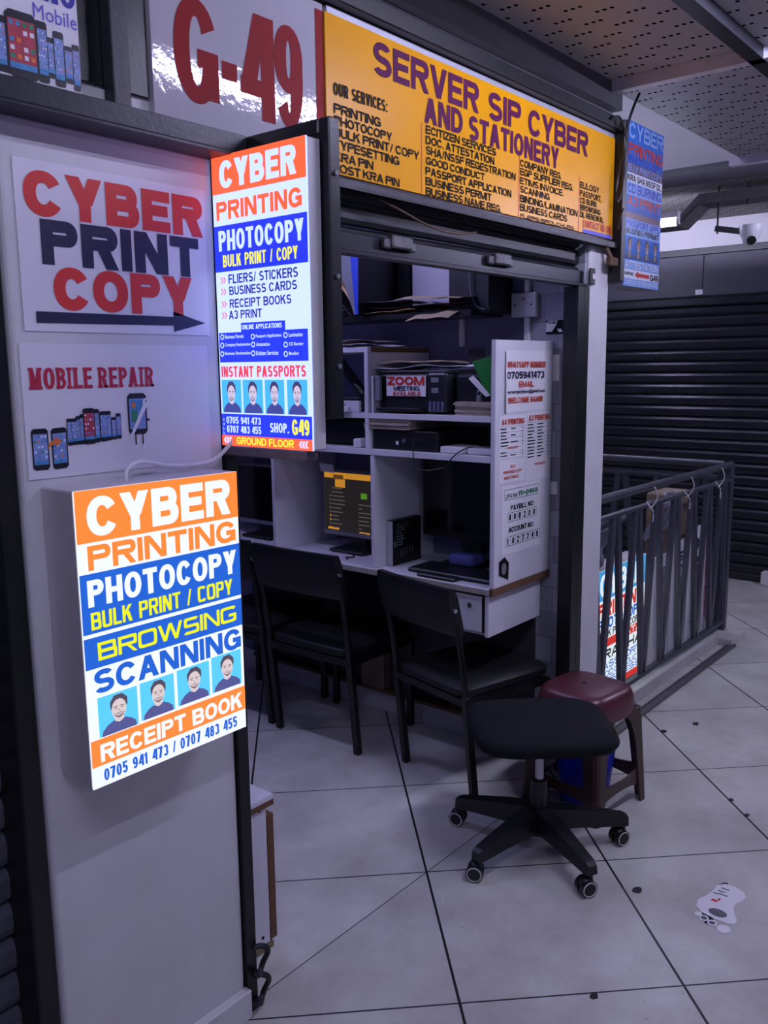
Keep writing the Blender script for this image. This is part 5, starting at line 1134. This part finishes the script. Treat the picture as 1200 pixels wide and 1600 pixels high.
for body, u0, u1, a, b, m, bo in (('CYBER', .02, .98, .010, .103, H2, .03), ('PRINTING', .03, .98, .130, .200, H5, .03), ('PHOTOCOPY', .04, .98, .206, .248, H6, .03), ('BULK PRINT/COPY', .03, .98, .258, .298, H2, .01), ('KRA SHA NSSF DL', .02, .98, .317, .356, H7, .03), ('CD BURNING', .04, .98, .371, .428, H6, .02), ('A3 PRINT', .04, .98, .444, .502, H5, .04), ('BUSINESS CARDS', .03, .98, .510, .540, H6, .03),
        ('PASSPORT APPL', .03, .97, .590, .632, H6, .03), ('BUSINES PERMIT', .03, .96, .640, .676, H7, .03), ('ATTESTATION', .03, .97, .842, .886, H4, .02), ('SHOP NO.', .02, .27, .912, .932, H7, .03), ('G49', .74, .98, .906, .948, H7, .04), ('CONTACTS 0705 941 473', .03, .97, .962, .988, H4, .01)):
    letter('lettering', hp, body, u0, u1, 1 - b, 1 - a, m, t, bold=bo)
mb = MB(); mb.poly([hp.p(a, 1 - b, .0014) for a, b in ((.300, .923), (.40, .900), (.40, .912), (.715, .912), (.715, .936), (.40, .936), (.40, .947))][::-1]); build('arrow', mb, H5, t, fixn=False)
for q in range(4):
    u0 = .02 + .24 * q; portrait('portrait', hp, u0, u0 + .225, 1 - .828, 1 - .69, t, [H1, H8, H7, mat('vinyl_suit', (30, 32, 66), .3, var=0), H4], look=1)
t = thing('sign_bracket', 'black post bracket holding the hanging blue sign to the narrow pillar', 'bracket', (3.255, 1.54, 1.93))
mb = MB(); mb.box(3.236, 1.495, 1.935, 3.270, 1.545, 2.52, .002); build('upright', mb, BLACKP, t)
mb = MB(); mb.box(3.17, 1.505, 1.99, 3.236, 1.525, 2.02, .002); mb.bar((3.17, 1.53, 2.06), (3.20, 1.51, 2.0), .02, .012); build('arm', mb, RUST, t)
mb = MB(); mb.tube([(3.13, 1.50, 2.50), (3.17, 1.49, 2.515), (3.21, 1.485, 2.48), (3.225, 1.485, 2.42), (3.19, 1.49, 2.34), (3.165, 1.49, 2.25), (3.185, 1.49, 2.22), (3.22, 1.488, 2.28), (3.232, 1.488, 2.40)], .004); tag(build('cable', mb, BPLAST, smooth=True), 'black cable looping beside the top of the yellow sign end', 'cable')
mb = MB(); mb.tube([(3.215, 1.487, 2.46), (3.24, 1.487, 2.50), (3.29, 1.49, 2.57), (3.345, 1.492, 2.632)], .005); tag(build('cable', mb, DARKSTEEL, smooth=True), 'dark cable running up to the ceiling above the hanging blue sign', 'cable')
mb = MB(); mb.tube([(3.19, 1.49, 2.12), (3.205, 1.488, 2.16), (3.232, 1.488, 2.20)], .003); tag(build('cable', mb, BPLAST, smooth=True), 'short black cable end beside the lower yellow sign corner', 'cable')

# ------------------------------------------------------------------ far services: duct, tray, rod, camera
mb = MB(); mb.cyl((4.93, 1.2, 2.63), (4.93, 4.9, 2.63), .05, 20); tag(build('duct_pipe', mb, mat('grey_duct', (104, 102, 106), .6, var=.15), smooth=True), 'thick grey pipe below the white upper wall past the hanging sign', 'pipe')
t = thing('cable_tray', 'steel cable tray hanging under the far perforated ceiling', 'tray', (5.6, 1.9, 2.5))
TRAY = mat('galvanised', (120, 118, 118), .5, .4, var=.25, scale=20)
mb = MB(); mb.box(5.55, .4, 2.585, 5.75, 2.07, 2.592); mb.box(5.55, .4, 2.592, 5.555, 2.07, 2.645); mb.box(5.745, .4, 2.592, 5.75, 2.07, 2.645); build('run', mb, TRAY, t)
mb = MB(); mb.poly([(5.55, 2.07, 2.645), (5.55, 2.20, 2.52), (5.55, 2.20, 2.47), (5.55, 2.07, 2.585)], (.005, 0, 0)); mb.poly([(5.55, 2.07, 2.592), (5.55, 2.20, 2.477), (5.55, 2.20, 2.47), (5.55, 2.07, 2.585)], (.2, 0, 0)); build('bend', mb, TRAY, t)
mb = MB(); mb.box(5.55, 2.20, 2.47, 5.75, 3.0, 2.477); mb.box(5.55, 2.20, 2.477, 5.555, 3.0, 2.52); build('lower_run', mb, TRAY, t)
mb = MB()
for y in (1.78, 1.95, 1.55): mb.cyl((5.56, y, 2.40 if y == 1.95 else 2.55), (5.56, y, 2.68), .006, 8)
build('hanger_rod', mb, DARKSTEEL, t)
t = thing('cctv_camera', 'white dome security camera on a dark arm under far ceiling', 'camera', (5.5, 1.72, 2.33))
mb = MB(); mb.bar((5.56, 1.95, 2.43), (5.5, 1.76, 2.385), .05, .035); build('arm', mb, DARKSTEEL, t)
mb = MB(); mb.lathe([(.045, 2.335), (.058, 2.36), (.064, 2.40), (.064, 2.415)], (5.46, 1.72, 0), 24); build('housing', mb, WPLAST, t, smooth=True)
mb = MB(); mb.sph((5.455, 1.72, 2.342), .046); bl = build('ball', mb, WPLAST, t, smooth=True)
mb = MB(); d = (Vector((4.6, 1.25, 1.9)) - Vector((5.455, 1.72, 2.342))).normalized(); c = Vector((5.455, 1.72, 2.342)); mb.cyl(c + d * .036, c + d * .049, .026, 20); build('lens', mb, SCREEN, bl, smooth=True)
mb = MB(); mb.cyl((3.75, .76, 2.52), (3.75, .76, 2.64), .006, 8); tag(build('threaded_rod', mb, DARKSTEEL), 'short rod hanging from the ceiling where two strips cross', 'rod')

# ------------------------------------------------------------------ floor marks
t = thing('floor_sticker', 'worn white footprint sticker on the corridor floor tile', 'sticker', (2.5, .75, 0))
fp = Plane((0, 0, .0008), (1, 0, 0), (0, 1, 0))
sole = [(2.622, .795), (2.625, .765), (2.612, .735), (2.590, .722), (2.565, .724), (2.540, .734), (2.515, .735), (2.485, .722), (2.455, .705), (2.435, .705), (2.425, .722), (2.425, .76), (2.432, .800), (2.455, .825), (2.490, .832), (2.530, .818), (2.565, .812), (2.600, .812)]
mb = MB(); mb.poly([fp.p(a, b, .0004) for a, b in sole]); build('sole', mb, PAPER, t)
mb = MB(); mb.poly([fp.p(a, b, .0003) for a, b in ((2.435, .80), (2.405, .80), (2.385, .77), (2.395, .755), (2.42, .76), (2.43, .775))]); mb.poly([fp.p(a, b, .0003) for a, b in ((2.60, .812), (2.628, .80), (2.632, .79), (2.62, .785))]); build('worn_patch', mb, BLACKI, t)
mb = MB()
for cx, cy, r_ in ((2.418, .805, .012), (2.408, .785, .015), (2.400, .758, .015), (2.392, .722, .021)): mb.poly([fp.p(*q, .0007) for q in ell(cx, cy, r_, r_ * .9, 16)])
build('toe', mb, PAPER, t)
mb = MB(); mb.poly([fp.p(*q, .0008) for q in ell(2.458, .762, .020, .027, 18)])
for cx, cy in ((2.408, .785), (2.400, .758)): mb.poly([fp.p(*q, .0010) for q in ell(cx, cy, .009, .009, 12)])
for cx, cy, w in ((2.59, .785, .012), (2.57, .79, .010), (2.555, .78, .014), (2.55, .80, .008)): rect(mb, fp, cx, cx + .006, cy - w, cy + w, .0008)
build('printed_marks', mb, mat('faded_ink', (96, 94, 104), .7, var=.3, scale=90), t)
mb = MB(); rect(mb, fp, 2.508, 2.520, .782, .800, .0008); rect(mb, fp, 2.520, 2.535, .778, .784, .0008); build('red_mark', mb, RED, t)
for i, (x, y, r_, lab) in enumerate(((2.419, .998, .018, 'dark gum spot beside the swivel chair castor'), (3.635, 1.404, .018, 'dark gum spot near the maroon stool, left of two'), (3.806, 1.323, .019, 'dark gum spot on the tile beyond the maroon stool'), (3.184, .962, .013, 'small dark spot on the tile line at the right edge'), (3.104, .879, .012, 'small dark spot nearest the right edge of the picture'), (1.906, .89, .013, 'dark spot on tile line near the bottom edge'))):
    rnd = random.Random(i); mb = MB(); mb.poly([(x + r_ * math.cos(a) * (.8 + .4 * rnd.random()), y + r_ * math.sin(a) * (.6 + .3 * rnd.random()), .0004) for a in [2 * PI * q / 12 for q in range(12)]], (0, 0, .0012)); tag(build('gum_spot', mb, RUBBER), lab, 'stain')
